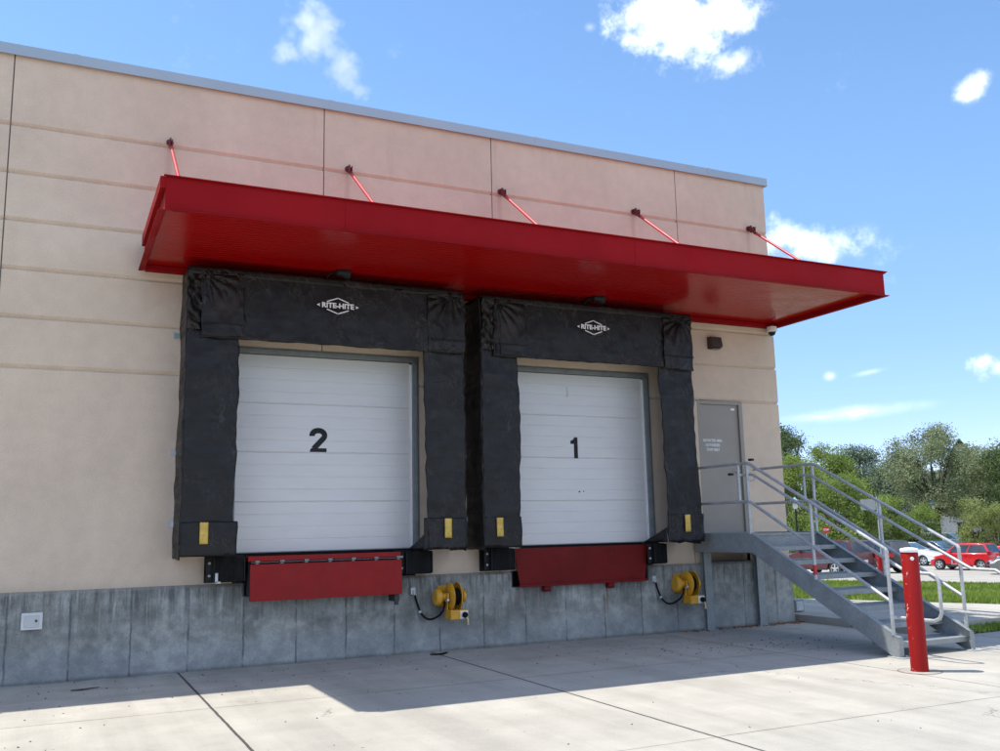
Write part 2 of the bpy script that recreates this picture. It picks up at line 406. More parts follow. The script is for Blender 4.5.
M = dict(
    stucco=m_stucco(), found=m_foundation(), apron=m_pavement(), walk=m_pavement('walk_concrete', 1.0, False, 31),
    lot=m_pavement('parking_lot_concrete', .92, False, 77), vinyl=m_vinyl('black_vinyl', (.0078, .0072, .0068), .14),
    vinyl_d=m_vinyl('dusty_black_vinyl', (.009, .008, .0075), .55), door=m_door(),
    frame=m_galv('galvanised_frame', .26, .55, .35, (.9, 1.0, 1.0)), galv=m_galv('galvanised_steel', .50, .45, .2, (.97, 1.0, .99)),
    stairsteel=m_galv('stair_steel', .31, .55, .1, (.93, 1.0, .98)),
    coping=simple('grey_coping_metal', (.33, .40, .45), .4, .2, .05, .8),
    canopy=m_red_canopy('red_fascia_paint', (.25, .0045, .007), (.29, .006, .009), .5, .08), soffit=m_red_canopy('red_soffit_paint', (.34, .002, .002), (.39, .003, .003), .20, .22), rod=simple('red_rod_paint', (.52, .035, .04), .4, var=.1),
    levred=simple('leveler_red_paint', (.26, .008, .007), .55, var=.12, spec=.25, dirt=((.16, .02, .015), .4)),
    levred_shaded=simple('shaded_leveler_red', (.14, .006, .005), .6, var=.15, spec=.2, dirt=((.12, .015, .012), .5)),  # darker copy of the leveler red, shade of the pit put into the colour
    rubber=simple('black_rubber', (.006, .006, .006), .75, bump=.3, spec=.2), black=simple('black_metal', (.010, .010, .010), .55, spec=.3),
    yellow=simple('yellow_tape', (.60, .40, .07), .55, var=.2, dirt=((.30, .2, .05), .6), vs=9),
    reel=simple('yellow_reel_paint', (.62, .30, .015), .4, var=.12, dirt=((.25, .12, .02), .5), vs=8),
    white=simple('white_print', (.80, .80, .78), .6, var=.08), digit=simple('black_number_film', (.012, .012, .013), .5, spec=.25),
    box=simple('pale_grey_box', (.62, .62, .60), .5), bronze=simple('dark_bronze', (.055, .035, .028), .5),
    door_g=simple('taupe_door_paint', (.285, .258, .215), .5, var=.05), lens=simple('lamp_lens', (.10, .07, .06), .2),
    bollard=m_bollard(), bark=m_bark(), brick=m_brick(), glass=m_glass('car_glass'), cglass=m_glass('blue_tinted_glass', (.05, .09, .11)),
    seal=simple('joint_sealant', (.16, .13, .11), .8), pit=simple('pit_steel', (.03, .03, .033), .6),
    brass=simple('brass_fitting', (.55, .45, .25), .35, .8), tyre=simple('tyre_rubber', (.02, .02, .02), .8),
    rim=simple('alloy_rim', (.60, .61, .62), .3, .6), rimk=simple('black_rim', (.02, .02, .022), .35),
    head=simple('headlamp_glass', (.75, .78, .8), .1), tail=simple('tail_lamp_red', (.35, .01, .01), .2),
    plastic=simple('dark_trim', (.03, .03, .03), .6), plate=simple('licence_plate', (.7, .7, .7), .5),
    grass=m_grass('lawn_soil', (.06, .10, .02), (.10, .14, .035)), field=m_grass('far_field', (.07, .09, .035), (.12, .12, .06)),
    mulch=m_grass('dark_mulch', (.03, .028, .018), (.05, .06, .025)), teal=simple('teal_lamp_metal', (.20, .36, .33), .6),
    roofgreen=simple('green_metal_roof', (.08, .14, .12), .5), stone=simple('pale_stone', (.42, .38, .32), .8),
    sign_red=simple('sign_red', (.5, .02, .03), .45), wood=simple('pale_siding', (.5, .5, .48), .7),
    lgrass=m_leaf('grass_blade', (.14, .21, .03), (.34, .42, .09), .35),
)
PAINT = {}
def paint(name, col, metal=.15, rough=.28):
    if name not in PAINT: PAINT[name] = simple('car_paint_' + name, col, rough, metal, .04, 1.0, coat=.7)
    return PAINT[name]

# ------------------------------------------------------------------ camera
F, YAW, PITCH, ROLL, D0 = 932.7565, 0.44709472, 0.16333945, -0.02189047, 11.35656
EYE = Vector((0, -D0, 1.5))
cy, sy = math.cos(YAW), math.sin(YAW); cp, sp = math.cos(PITCH), math.sin(PITCH)
fw = Vector((sy * cp, cy * cp, sp)); rt = Vector((cy, -sy, 0)); up = rt.cross(fw)
cr, sr = math.cos(ROLL), math.sin(ROLL)
r2 = rt * cr + up * sr; u2 = -rt * sr + up * cr
cam = bpy.data.objects.new('camera', bpy.data.cameras.new('camera')); COL.objects.link(cam)
mw = Matrix((r2, u2, -fw)).transposed().to_4x4(); mw.translation = EYE
cam.matrix_world = mw
cam.data.sensor_width = 36; cam.data.lens = F * 36 / 1000; cam.data.clip_end = 3000; cam.data.clip_start = .1
scene.camera = cam

# ------------------------------------------------------------------ ground
def prof(s):
    P = [(-1e4, 0), (16.9, 0), (17.3, .10), (33, -.53), (47, -1.10), (58, -1.35), (1e4, -1.35)]
    for (a, za), (b, zb) in zip(P, P[1:]):
        if s <= b: return za + (zb - za) * (s - a) / (b - a)
SX, SY = .9, .4359
def st_xy(s, t): return (SX * s - SY * t, SY * s + SX * t - D0)
def s_of(x, y): return SX * x + SY * (y + D0)
def h_of(x, y): return prof(s_of(x, y))
def sheet(name, mat, s_list, t_list, dz, kind='structure', depth=0):
    mb = MB(); vs = []
    for s in s_list:
        for t in t_list:
            x, y = st_xy(s, t); vs.append((x, y, prof(s) + dz))
    w = len(t_list)
    mb.add(vs, [(i * w + j, (i + 1) * w + j, (i + 1) * w + j + 1, i * w + j + 1) for i in range(len(s_list) - 1) for j in range(w - 1)])
    o = mb.build(name, mat, fix=False)
    return tag(o, kind=kind)
TT = [-900, -200, -60, -20, 0, 20, 60, 200, 900]
sheet('ground', M['field'], [-900, -200, -40, 0, 16.9, 17.3, 33, 47, 58, 80, 120, 300, 1500], TT, -.02)
sheet('concrete_apron', M['apron'], [-60, 0, 10, 16.9], [-60, -20, 0, 20, 60, 120], 0.0)
sheet('lawn', M['grass'], [17.3, 20.5, 26, 33], [-60, -20, 0, 20, 60, 120], .004)
sheet('parking_lot', M['lot'], [33, 47, 58, 80, 118], [-120, -20, 0, 20, 60, 120], 0.0)
# kerbs along the lawn
mb = MB()
for s0, h in ((33.0, .10),):
    for t0, t1 in ((-60, 0), (0, 60), (60, 120)):
        vs = []
        for s, dz in ((s0 - .15, 0), (s0 - .15, h), (s0, h), (s0, -.05)):
            for t in (t0, t1):
                x, y = st_xy(s, t); vs.append((x, y, prof(s) + dz * .3))
        mb.add(vs, [(0, 2, 3, 1), (2, 4, 5, 3), (4, 6, 7, 5)])
tag(mb.build('kerb', M['walk'], fix=False), kind='structure')
# raised concrete footpath beyond the corner (a separate pour)
mb = MB()
FP = [(10.46, -2.05), (14.77, -2.05), (10.46, 6.85)]
mb.prism(FP, 2, -.01, .112)
tag(mb.build('footpath', M['walk'], bevel=.012), kind='structure')
# narrow planting strip running away to the right
mb = MB(); mb.add([(10.85, -2.52, .006), (19.5, -2.60, .006), (19.5, -2.06, .006), (10.85, -2.08, .006)], [(0, 1, 2, 3)])
tag(mb.build('planting_bed', M['mulch'], fix=False), kind='structure')

def grass_patch(name, pts, hgt, mat, wdt=.012, label=None):
    mb = MB()
    for (x, y, z) in pts:
        for k in range(3):
            a = random.uniform(0, math.tau); h = hgt * random.uniform(.6, 1.3); lean = random.uniform(0, .6) * h
            b = random.uniform(0, math.tau); ox, oy = random.uniform(-.03, .03), random.uniform(-.03, .03)
            c_, s_ = math.cos(a) * wdt, math.sin(a) * wdt
            i = len(mb.v)
            mb.v += [(x + ox - c_, y + oy - s_, z), (x + ox + c_, y + oy + s_, z), (x + ox + math.cos(b) * lean, y + oy + math.sin(b) * lean, z + h)]
            mb.f.append([i, i + 1, i + 2]); mb.sm.append(False)
    return tag(mb.build(name, mat, fix=False), kind='stuff')
pts = []
for _ in range(27000):
    s = random.uniform(17.4, 32.8); t = random.uniform(-10, 15)
    x, y = st_xy(s, t); pts.append((x, y, prof(s)))
grass_patch('grass', pts, .085, M['lgrass'], .016)
pts = [(random.uniform(10.95, 17), random.uniform(-2.5, -2.1), 0.006) for _ in range(1500)]
grass_patch('ground_cover', pts, .07, M['lgrass'], .014)

# grit and dead leaves on the apron
mb = MB()
def chip(x, y, r):
    z = .001; k = random.randint(4, 6); a0 = random.random() * 6
    ring = [(x + r * math.cos(a0 + j * math.tau / k) * random.uniform(.6, 1.2), y + r * math.sin(a0 + j * math.tau / k) * random.uniform(.6, 1.2), z) for j in range(k)]
    mb.add(ring + [(x, y, z + r * random.uniform(.3, .9))], [(j, (j + 1) % k, k) for j in range(k)])
for _ in range(260):
    x = random.uniform(-1, 9); y = -abs(random.gauss(0, 1.6)) - .03; chip(x, y, random.uniform(.004, .013))
for _ in range(110):
    chip(random.gauss(8.0, .8), random.gauss(-1.9, .35), random.uniform(.006, .016))
for _ in range(130): chip(random.uniform(-1, 12), random.uniform(-6.5, -.5), random.uniform(.004, .010))
tag(mb.build('grit', simple('dark_grit', (.06, .05, .04), .9, vs=20), fix=False), kind='stuff')
mb = MB()
for _ in range(420):
    x = random.choice([random.gauss(9.45, .35), random.gauss(10.25, .15), random.uniform(8.2, 10.4)]); y = -abs(random.gauss(0, .07)) - .01
    chip(x, y, random.uniform(.01, .028))
tag(mb.build('leaf_litter', simple('dead_leaves', (.20, .085, .035), .9, vs=15, var=.5), fix=False), kind='stuff')

# ------------------------------------------------------------------ the building
bld = thing('dock_building', 'beige panelled warehouse wall on a grey concrete base with two white dock doors', 'building', (5, 0, 0))
XL, XR, ZB, ZT = -16.0, 10.335, .95, 7.01
ROWS = [ZB, 3.37, 3.93, 4.48, 5.04, 5.595, 6.16, ZT]
VJ = [XL, -12.0, -8.0, -4.3, -.645, 2.97, 5.38, 8.555, XR]
OPEN = [(1.93, 4.20, .70, 3.70), (5.68, 7.81, .70, 3.68), (8.74, 9.60, .5, 3.37)]
def cut_rows(x0, x1, z0, z1):
    """rectangles left of [x0,x1]x[z0,z1] when the openings are taken out: (x0,x1,z0,z1, at_bottom, at_top)"""
    xs = sorted({x0, x1, *[v for o in OPEN for v in o[:2] if x0 < v < x1]})
    out = []
    for a, b in zip(xs, xs[1:]):
        zz = [(z0, z1)]
        for (u, w, p, q) in OPEN:
            if u <= a and b <= w:
                nz = []
                for (c, d) in zz:
                    if q <= c or p >= d: nz.append((c, d)); continue
                    if c < p: nz.append((c, p))
                    if q < d: nz.append((q, d))
                zz = nz
        out += [(a, b, c, d) for c, d in zz if d - c > 1e-4]
    return out
G = .022     # half height of a reveal, and its depth
wall = MB()
for x0, x1 in zip(VJ, VJ[1:]):
    xa = x0 + .007; xb = x1 - .007 if x1 < XR else x1
    for z0, z1 in zip(ROWS, ROWS[1:]):
        for (a, b, c, d) in cut_rows(xa, xb, z0, z1):
            poly = []
            if abs(c - z0) < 1e-6 and z0 > ZB: poly += [(.030, c - .004), (.026, c + .004), (0, c + .036)]
            else: poly += [(0, c)]
            if abs(d - z1) < 1e-6 and z1 < ZT: poly += [(0, d - .020), (.006, d - .014), (.030, d - .010)]
            else: poly += [(0, d)]
            poly = poly + [(.10, d), (.10, c)] if True else poly
            wall.prism(poly, 0, a, b)
o = wall.build('wall', M['stucco'], bld, fix=False)
# backing wall, seen in the reveals and joints, and the body of the building
bk = MB()
for (a, b, c, d) in cut_rows(XL, XR - .02, .955, ZT - .01): bk.box(a, b, .0295, .22, c, d)
bk.build('wall_backing', M['stucco'], bld, fix=False)
bk = MB(); bk.box(XL, XR - .03, .45, 30, 0, 6.7); bk.build('building_core', M['stucco'], bld)
for x in VJ[1:-1]:
    jm = MB()
    for (a, b, c, d) in cut_rows(x - .006, x + .006, ZB + .01, ZT - .02): jm.box(a, b, .012, .028, c, d)
    jm.build('panel_joint', M['seal'], bld)
# coping with folded drip edge and lap joints
cpg = MB()
edges = [XL - .05, -12.4, -9.3, -6.2, -3.1, 0.0, 3.05, 6.1, 9.2, XR + .05]
for a, b in zip(edges, edges[1:]):
    cpg.prism([(-.035, 6.985), (-.05, 6.985), (-.045, 7.115), (.45, 7.09), (.45, 7.0), (.0, 7.02)], 0, a + .002, b - .002)
    if b < XR: cpg.prism([(-.053, 6.984), (-.049, 7.119), (.1, 7.12), (.1, 7.1)], 0, b - .03, b + .03)
cpg.build('coping', M['coping'], bld)
cpg = MB(); cpg.box(XR + .0, XR + .05, -.04, 30, 6.985, 7.115); cpg.build('coping', M['coping'], bld)
# foundation with chamfered ledge
PITS = [(2.05, 4.00, .79, 1.3), (5.53, 7.70, .735, 1.3)]
fd = MB()
def fnd(a, b, top):
    if top >= ZB: fd.prism([(-.035, 0), (-.035, ZB - .035), (-.001, ZB - .001), (.4, ZB - .001), (.4, 0)], 0, a, b)
    else: fd.prism([(-.035, 0), (-.035, top), (.4, top), (.4, 0)], 0, a, b)
xs = [XL, 2.02, 4.10, 5.50, 7.70, XR + .005]
fnd(XL, 2.05, 9); fnd(2.05, 4.00, .79); fnd(4.00, 5.53, 9); fnd(5.53, 7.70, .735); fnd(7.70, XR + .005, 9)
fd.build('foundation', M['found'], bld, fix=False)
for a, b, c, d in PITS:
    pt = MB(); pt.box(a, b, .30, .34, c, d); pt.box(a, b, -.03, .3, c + .001, c + .012); pt.box(a - .0, a + .02, -.03, .3, c + .012, .948); pt.box(b - .02, b, -.03, .3, c + .012, .948)
    pt.build('pit_lining', M['pit'], bld)
for a, b, c, d in PITS:
    if a > 5:
        pt = MB(); pt.box(a - .02, b + .02, -.042, -.036, c - .07, c + .003); pt.build('pit_edge_angle', M['found'], bld)
lt = MB()   # tan wall bits either side of the pits between foundation top and sill
# dock doors
def text_mesh(txt, size, offset=0.0, sx=1.0, spacing=1.0, align='CENTER'):
    cu = bpy.data.curves.new('t', 'FONT'); cu.body = txt; cu.size = size; cu.align_x = align; cu.align_y = 'CENTER'
    cu.offset = offset; cu.extrude = .0008; cu.space_character = spacing; cu.resolution_u = 6
    t = bpy.data.objects.new('t', cu); COL.objects.link(t)
    dg = bpy.context.evaluated_depsgraph_get(); dg.update()
    me = bpy.data.meshes.new_from_object(t.evaluated_get(dg))
    vs = [Vector((v.co.x * sx, v.co.y, v.co.z)) for v in me.vertices]; fs = [tuple(p.vertices) for p in me.polygons]
    bpy.data.objects.remove(t); bpy.data.curves.remove(cu); bpy.data.meshes.remove(me)
    return vs, fs
def put_text(mb, txt, size, x, y, z, **kw):
    """lettering on a wall that faces -y"""
    vs, fs = text_mesh(txt, size, **kw)
    mb.add([(x + v.x, y - v.z, z + v.y) for v in vs], fs)
def polyline_digit(mb, kind, x, y, z, h):
    """heavy grotesque figures 1 and 2, flat film on the door"""
    w = h * .76
    if kind == '1':
        P = [(.66, 1.0), (.66, 0), (.38, 0), (.38, .68), (.14, .68), (.14, .83), (.31, .87), (.44, 1.0)]
        vs = [(x + (u - .4) * w, y, z + v * h) for u, v in P]; mb.add([Vector(p) for p in vs], [(0, 1, 2, 3, 7), (3, 4, 5, 6, 7)])
        return
    # 2: stroke swept with width, then the foot
    cl = []
    for k in range(15):
        a = R(190 - k * (190 + 38) / 14); cl.append((.5 + .355 * math.cos(a), .70 + .205 * math.sin(a)))
    cl += [(.62, .44), (.42, .28), (.24, .13)]
    th = .18
    L_, R_ = [], []
    for i, (u, v) in enumerate(cl):
        a = cl[max(0, i - 1)]; b = cl[min(len(cl) - 1, i + 1)]
        du, dv = (b[0] - a[0]) * w, (b[1] - a[1]) * h; l = math.hypot(du, dv); nu, nv = -dv / l, du / l
        L_.append((x + (u - .5) * w + nu * th * w * .85, y, z + v * h + nv * th * w * .85)); R_.append((x + (u - .5) * w - nu * th * w * .85, y, z + v * h - nv * th * w * .85))
    n_ = len(cl); mb.add(L_ + R_, [(i, i + 1, n_ + i + 1, n_ + i) for i in range(n_ - 1)])
    mb.add([(x - .47 * w, y - .0004, z), (x + .47 * w, y - .0004, z), (x + .47 * w, y - .0004, z + .16 * h), (x - .40 * w, y - .0004, z + .16 * h), (x - .47 * w, y - .0004, z + .06 * h)], [(0, 1, 2, 3, 4)])
def dock_door(x0, x1, z0, z1, num, nx, nz, label):
    y = .045
    nsec = 4; H = (z1 - z0) / nsec; poly = []
    for k in range(nsec):
        a = z0 + k * H
        poly += [(y + .012, a), (y, a + .012)]
        for j in range(1, 4):
            zz = a + j * H / 4
            poly += [(y, zz - .008), (y + .004, zz - .004), (y + .004, zz + .004), (y, zz + .008)]
        poly += [(y, a + H - .008), (y + .012, a + H)]
    poly += [(y + .06, z1), (y + .06, z0)]
    d = MB(); d.prism(poly, 0, x0 - .02, x1 - .035)
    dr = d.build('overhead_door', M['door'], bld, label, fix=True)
    s = MB(); s.box(x1 - .033, x1 - .003, y - .012, y + .02, z0, z1 - .02); s.build('weather_seal', M['white'], dr)
    f = MB()
    f.box(x1, x1 + .075, -.012, -.004, z0 - .02, z1 + .075); f.box(x1, x1 + .008, -.004, y + .03, z0, z1)
    f.box(x1 + .02, x1 + .05, -.03, -.012, z0 + .02, z1)
    f.box(x0 - .075, x0, -.012, -.004, z0 - .02, z1 + .075)
    f.box(x0, x1, -.012, -.004, z1, z1 + .075); f.box(x0, x1, -.03, -.012, z1 + .025, z1 + .055)
    f.box(x0, x1, -.004, y + .03, z1 + .002, z1 + .010)
    f.build('door_frame', M['frame'], dr, bevel=.002)
    s = MB(); s.box(x0, x1, y - .02, y + .04, z0 - .03, z0 - .001); s.build('bottom_seal', M['rubber'], dr)
    q = MB(); polyline_digit(q, num, nx, y - .0015, nz - .012, .295); q.build('door_number', M['digit'], dr, fix=False)
    return dr
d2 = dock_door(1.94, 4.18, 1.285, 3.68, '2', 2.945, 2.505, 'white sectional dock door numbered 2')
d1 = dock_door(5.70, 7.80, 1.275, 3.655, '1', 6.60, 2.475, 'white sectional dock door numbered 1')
for (x, z, r) in ((6.66, 1.995, .013), (6.73, 2.0, .009)):
    sc = MB(); sc.lathe([(r, -.002), (r * .6, -.006)], (x, .045, z), 1, 8); sc.build('door_dent', M['black'], d1)
sc = MB(); sc.grid(lambda u, v: (6.50 + u * .025 + .006 * math.sin(v * 4), .0435, 3.32 + v * .16), 2, 6); sc.build('door_scuff', simple('door_scuff', (.50, .50, .48), .6), d1, fix=False)
# personnel door
pdoor = MB(); pdoor.box(8.79, 9.53, .03, .075, 1.385, 3.315)
pd = pdoor.build('personnel_door', M['door_g'], bld, 'taupe steel personnel door with white warning lettering', bevel=.003)
f = MB(); f.box(8.74, 8.79, -.004, .09, 1.37, 3.37); f.box(9.53, 9.60, -.004, .09, 1.37, 3.37); f.box(8.79, 9.53, -.004, .09, 3.315, 3.37); f.build('door_frame', M['door_g'], pd, bevel=.003)
for w_, z_ in (('RESTRICTED AREA', 2.76), ('AUTHORIZED', 2.69), ('STAFF ONLY', 2.62)):
    t = MB(); put_text(t, w_, .055, 9.02, .0285, z_, offset=.0012, sx=.78); t.build('door_lettering', M['white'], pd, fix=False)
t = MB(); t.box(9.40, 9.47, .026, .0285, 3.235, 3.265); t.build('door_plate', M['white'], pd)
t = MB(); t.lathe([(.03, 0), (.03, -.02), (.02, -.025)], (9.45, .03, 2.30), 1, 16); t.tube([(9.45, .01, 2.30), (9.45, -.04, 2.30), (9.43, -.05, 2.30), (9.34, -.05, 2.30)], .010, 8); t.build('door_handle', M['galv'], pd)
t = MB(); t.lathe([(.022, 0), (.022, -.015)], (9.45, .03, 2.42), 1, 12); t.build('door_lock', M['galv'], pd)
t = MB(); t.box(8.74, 9.60, -.02, .09, 1.345, 1.385); t.build('door_sill', M['frame'], pd)
# return of the low wall just past the corner
t = MB(); t.box(10.335, 10.43, .10, .6, 0, .80); t.build('corner_pier', M['stucco'], bld, bevel=.01)

# ------------------------------------------------------------------ canopy
CX0, CX1, CD, CZ0, CZ1 = .83, 10.30, 2.30, 4.585, 4.925
can = thing('canopy', 'long red metal canopy hung on the wall over both dock doors', 'canopy', (5.5, 0, 4.6))
t = MB()
TK = .008
t.box(CX0, CX1, -CD, -CD + TK, CZ0, CZ1)                        # front web
t.box(CX0 - .02, CX1 + .05, -CD - .03, -CD - .0005, CZ1 - .008, CZ1 + .004)      # top lip
t.box(CX0, CX1 + .04, -CD - .045, -CD + .0, CZ0 - .009, CZ0 - .001)
t.build('fascia', M['canopy'], can, bevel=.002)
for sx_ in (2.6, 6.18): t = MB(); t.box(sx_, sx_ + .009, -CD - .004, -CD - .001, CZ0 + .01, CZ1 - .01); t.build('fascia_seam', M['canopy'], can)
for x, sgn in ((CX0, -1), (CX1, 1)):     # side channels, flanges facing out
    t = MB()
    t.box(min(x, x - sgn * .012), max(x, x - sgn * .012), -CD + .01, -.02, CZ0 + .002, CZ1 - .003)
    t.box(min(x + sgn * .001, x + sgn * .05), max(x + sgn * .001, x + sgn * .05), -CD + .002, -.28 if sgn < 0 else -.02, CZ1 - .125 if sgn < 0 else CZ1 - .02, CZ1 - .006)
    t.box(min(x + sgn * .001, x + sgn * .06), max(x + sgn * .001, x + sgn * .06), -CD + .002, -.02, CZ0 - .006, CZ0 + .004)
    t.build('side_channel', M['canopy'], can, bevel=.002)
# soffit: ribbed deck
t = MB(); poly = []
yy = -CD + .012; zs = CZ0 + .065
while yy < -.03:
    poly += [(yy, zs), (yy + .065, zs), (yy + .0665, zs + .0018), (yy + .0705, zs + .0018), (yy + .072, zs)]; yy += .0801
poly += [(-.01, zs), (-.01, zs + .05), (-CD + .012, zs + .05)]
t.prism(poly, 0, CX0 + .015, CX1 - .015)
t.build('soffit', M['soffit'], can, fix=False)
t = MB()
t.box(CX0 + .014, CX1 - .014, -.075, -.012, CZ0 - .002, CZ0 + .06); t.box(CX0 + .014, CX1 - .014, -.012, -.002, CZ0 - .01, CZ1 - .03)
t.build('wall_ledger', M['canopy'], can, bevel=.002)
t = MB(); t.box(CX0 + .013, CX1 - .013, -CD + .009, -.002, CZ1 - .05, CZ1 - .04); t.build('roof_deck', M['rod'], can)
for x in (1.07, 3.29, 5.51, 7.75, 9.96):
    t = MB(); a = Vector((x, -.075, 6.165)); b = Vector((x, -1.72, CZ1 - .03)); d = (b - a).normalized()
    t.cyl(a + d * .11, b, .021, n=14)
    rd = t.build('hanger_rod', M['rod'], can)
    t = MB(); t.lathe([(.042, 0), (.042, -.012)], (x, -.0, 6.215), 1, 20); t.box(x - .008, x + .008, -.085, -.012, 6.17, 6.25)
    t.cyl((x - .022, -.07, 6.195), (x + .022, -.07, 6.195), .014, n=10)
    t.box(x - .018, x - .010, -.16, -.05, 6.135, 6.205); t.box(x + .010, x + .018, -.16, -.05, 6.135, 6.205)
    t.cyl(a + d * .08, a + d * .15, .025, n=12)
    t.build('rod_bracket', simple('dark_red_bracket', (.13, .012, .016), .5) if x < 1.1 else bpy.data.materials['dark_red_bracket'], rd)
t = MB(); t.box(CX0 + .09, CX0 + .16, -CD + .07, -CD + .19, zs - .012, zs - .001); t.box(CX0 + .10, CX0 + .13, -CD + .10, -CD + .14, zs - .03, zs - .012)
t.build('drain_outlet', M['black'], can)

# ------------------------------------------------------------------ dock shelters
def cloth(x0, x1, z0, z1, y, nu, nv, amp, seed, edge=.0, taper=None, folds=None, along='x'):
    def fn(u, v):
        X = x0 + (x1 - x0) * u; Z = z0 + (z1 - z0) * v
        q = Vector((X * 1.3 + seed, Z * .9, seed * 3.1))
        d = (noise.fractal(q * 1.6, .7, 2.0, 4) * .6 + noise.noise(q * 5.0) * .25) * amp
        if folds: d += folds(u, v)
        ex = edge * noise.noise(Vector((Z * 6, seed, u * 2))) * (1 if u in (0, 1) else 0)
        ez = edge * .8 * noise.noise(Vector((X * 7, seed + 4, v * 3))) * (1 if v in (0, 1) else 0)
        if taper: X += taper(u, v)
        return (X + ex, y + d, Z + ez) if along == 'x' else (y + d, X + ex, Z + ez)
    m = MB(); m.grid(fn, nu, nv); return m
def pleat(c0, power, seed):
    def f(u, v):
        r = math.hypot((u - c0[0]) * 1.0, (v - c0[1]) * 1.6) + 1e-4; a = math.atan2((v - c0[1]) * 1.6, u - c0[0])
        return power * math.sin(a * 15 + seed + 1.5 * noise.noise(Vector((u * 3, v * 3, seed)))) * max(0, 1 - r * .9)
    return f
def shelter(x0, x1, il, ir, name_label, logo_x, seed, zt=4.52):
    yf = -.56
    root = thing('dock_shelter', name_label, 'dock shelter', ((x0 + x1) / 2, 0, 1.27), 0, 'black dock shelters round the dock doors')
    # outer side panels (wall to front)
    for k, x in enumerate((x0, x1)):
        m = cloth(-.02, yf, 1.25, zt, x, 10, 60, .03, seed + 9 * k, .03, along='y'); m.build('side_panel', M['vinyl_d'] if k == 0 else M['vinyl'], root, solid=.012)
    m = cloth(x0, x1, yf, -.02, 0, 60, 8, .015, seed + 2)
    m.v = [(a, c, zt + .02 + b) for (a, b, c) in m.v]; m.build('top_panel', M['vinyl'], root, solid=.012)
    # frame
    m = MB()
    for x in (x0 + .05, x1 - .12): m.box(x, x + .07, yf + .045, yf + .09, 1.30, zt - .06)
    m.box(x0 + .05, x1 - .05, yf + .045, yf + .10, zt - .12, zt - .04)
    for x in (x0 + .06, x1 - .10):
        for z in (1.6, 2.9, 4.2): m.box(x, x + .04, yf + .09, -.005, z, z + .04)
    m.build('shelter_frame', M['black'], root)
    # front curtains
    for k, (a, b) in enumerate(((x0, il), (ir, x1))):
        s = seed + 20 + k * 7
        if k == 0: tp = lambda u, v, s=s: (.06 * math.sin(v * 2.8) * u * (1.0 if seed > 3 else .25)) - (.02 * u * (1 - v))
        else: tp = lambda u, v, s=s: (.075 * (1 - v) ** 2 * (u if seed > 3 else .1) + (.03 * (1 - v)) * (1 - u))
        m = cloth(a, b, 1.285, 3.82, yf, 26, 90, .035, s, .022, tp)
        cu = m.build('side_curtain', M['vinyl'], root, solid=.02)
        # wear pad at the bottom, wider than the curtain
        pa, pb = (a + .004, b + .03) if k == 0 else (a - .02, b + .005)
        if k == 1 and seed > 3: pa += .04; pb += .06
        m = cloth(pa, pb, 1.272, 1.655, yf - .013, 16, 12, .03, s + 3, .012); m.build('wear_pad', M['vinyl'], root, solid=.007)
        cx = (a + b) / 2 - (.04 if k == 0 else -.02) + (.03 if (k == 1 and seed > 3) else 0)
        m = cloth(cx - .045, cx + .045, 1.41, 1.645, yf - .04, 4, 8, .012, s + 5, 0); m.build('guide_stripe', M['yellow'], root, solid=.004)
        # gusset from the curtain foot back to the wall
        g = MB(); xi = b if k == 0 else a
        sx = 1 if k == 0 else -1
        g.grid(lambda u, v: (xi - sx * .02 + sx * .02 * u + .01 * noise.noise(Vector((u * 4, v * 5, s))), yf + .03 + (.52 * u), 1.275 + v * (.20 - .19 * u)), 8, 6)
        g.build('gusset', M['vinyl'], root, solid=.012)
    # head curtain: long smooth middle, creased ends
    L = x1 - x0
    def fh(u, v):
        e = max(0, 1 - min(u, 1 - u) * L / .55)
        f = .035 * e * math.sin(u * L * 34 + 3 * v + 2 * noise.noise(Vector((u * 9, v * 3, seed)))) * (.3 + v)
        f += .012 * math.sin(u * L * 13 + seed) * max(0, .35 - v) * 2
        return f
    m = cloth(x0 + .16, x1 - .02, 3.715, zt - .03, yf - .045, 150, 26, .022, seed + 40, .012, None, fh)
    hd = m.build('head_curtain', M['vinyl'], root, solid=.014)
    # top batten
    m = cloth(x0 + .01, x1 - .01, zt - .075, zt + .015, yf - .055, 90, 3, .012, seed + 50, .004); m.build('top_batten', M['vinyl_d'], hd, solid=.014)
    # corner flaps
    for k, (a, b) in enumerate(((x0 + (.14 if seed < 3 else .17), x0 + .62), (x1 - .50, x1 + .0))):
        c0 = (.05, 1.0) if k == 0 else (.6, 1.0)
        m = cloth(a, b, 3.735 if not (k == 1 and seed > 3) else 3.69, zt - .07, yf - .066, 34, 40, .04, seed + 60 + k, .03, (lambda u, v: .09 * (1 - v) * (1 - u) * (1 if seed > 3 else .2)) if k == 0 else None, pleat(c0, .022, seed + k))
        fl = m.build('corner_flap', M['vinyl_d'], root, solid=.006)
        m = cloth(a + .04, b - .01, 3.87, 3.885, yf - .086, 20, 2, .02, seed + 70 + k, 0); m.build('flap_strap', M['vinyl'], fl, solid=.006)
    # crumpled corner strip on the left
    m = cloth(x0, x0 + .16, 3.80, zt - .02, yf - .03, 14, 40, .06, seed + 80, .02, None, lambda u, v: .035 * noise.noise(Vector((u * 3, v * 9, seed)))  + .02 * math.sin(v * 23 + u * 7 + 4 * noise.noise(Vector((v * 5, u, 2))))); m.build('corner_strip', M['vinyl_d'], root, solid=.01)
    # emblem
    m = MB(); ly = yf - .088; lz = 4.195
    def bar(p, q, w):
        p = Vector(p); q = Vector(q); d = (q - p).normalized(); nn = Vector((-d.y, d.x)) * w
        m.add([(logo_x + c.x, ly, lz + c.y) for c in (p - nn, q - nn, q + nn, p + nn)], [(0, 1, 2, 3)])
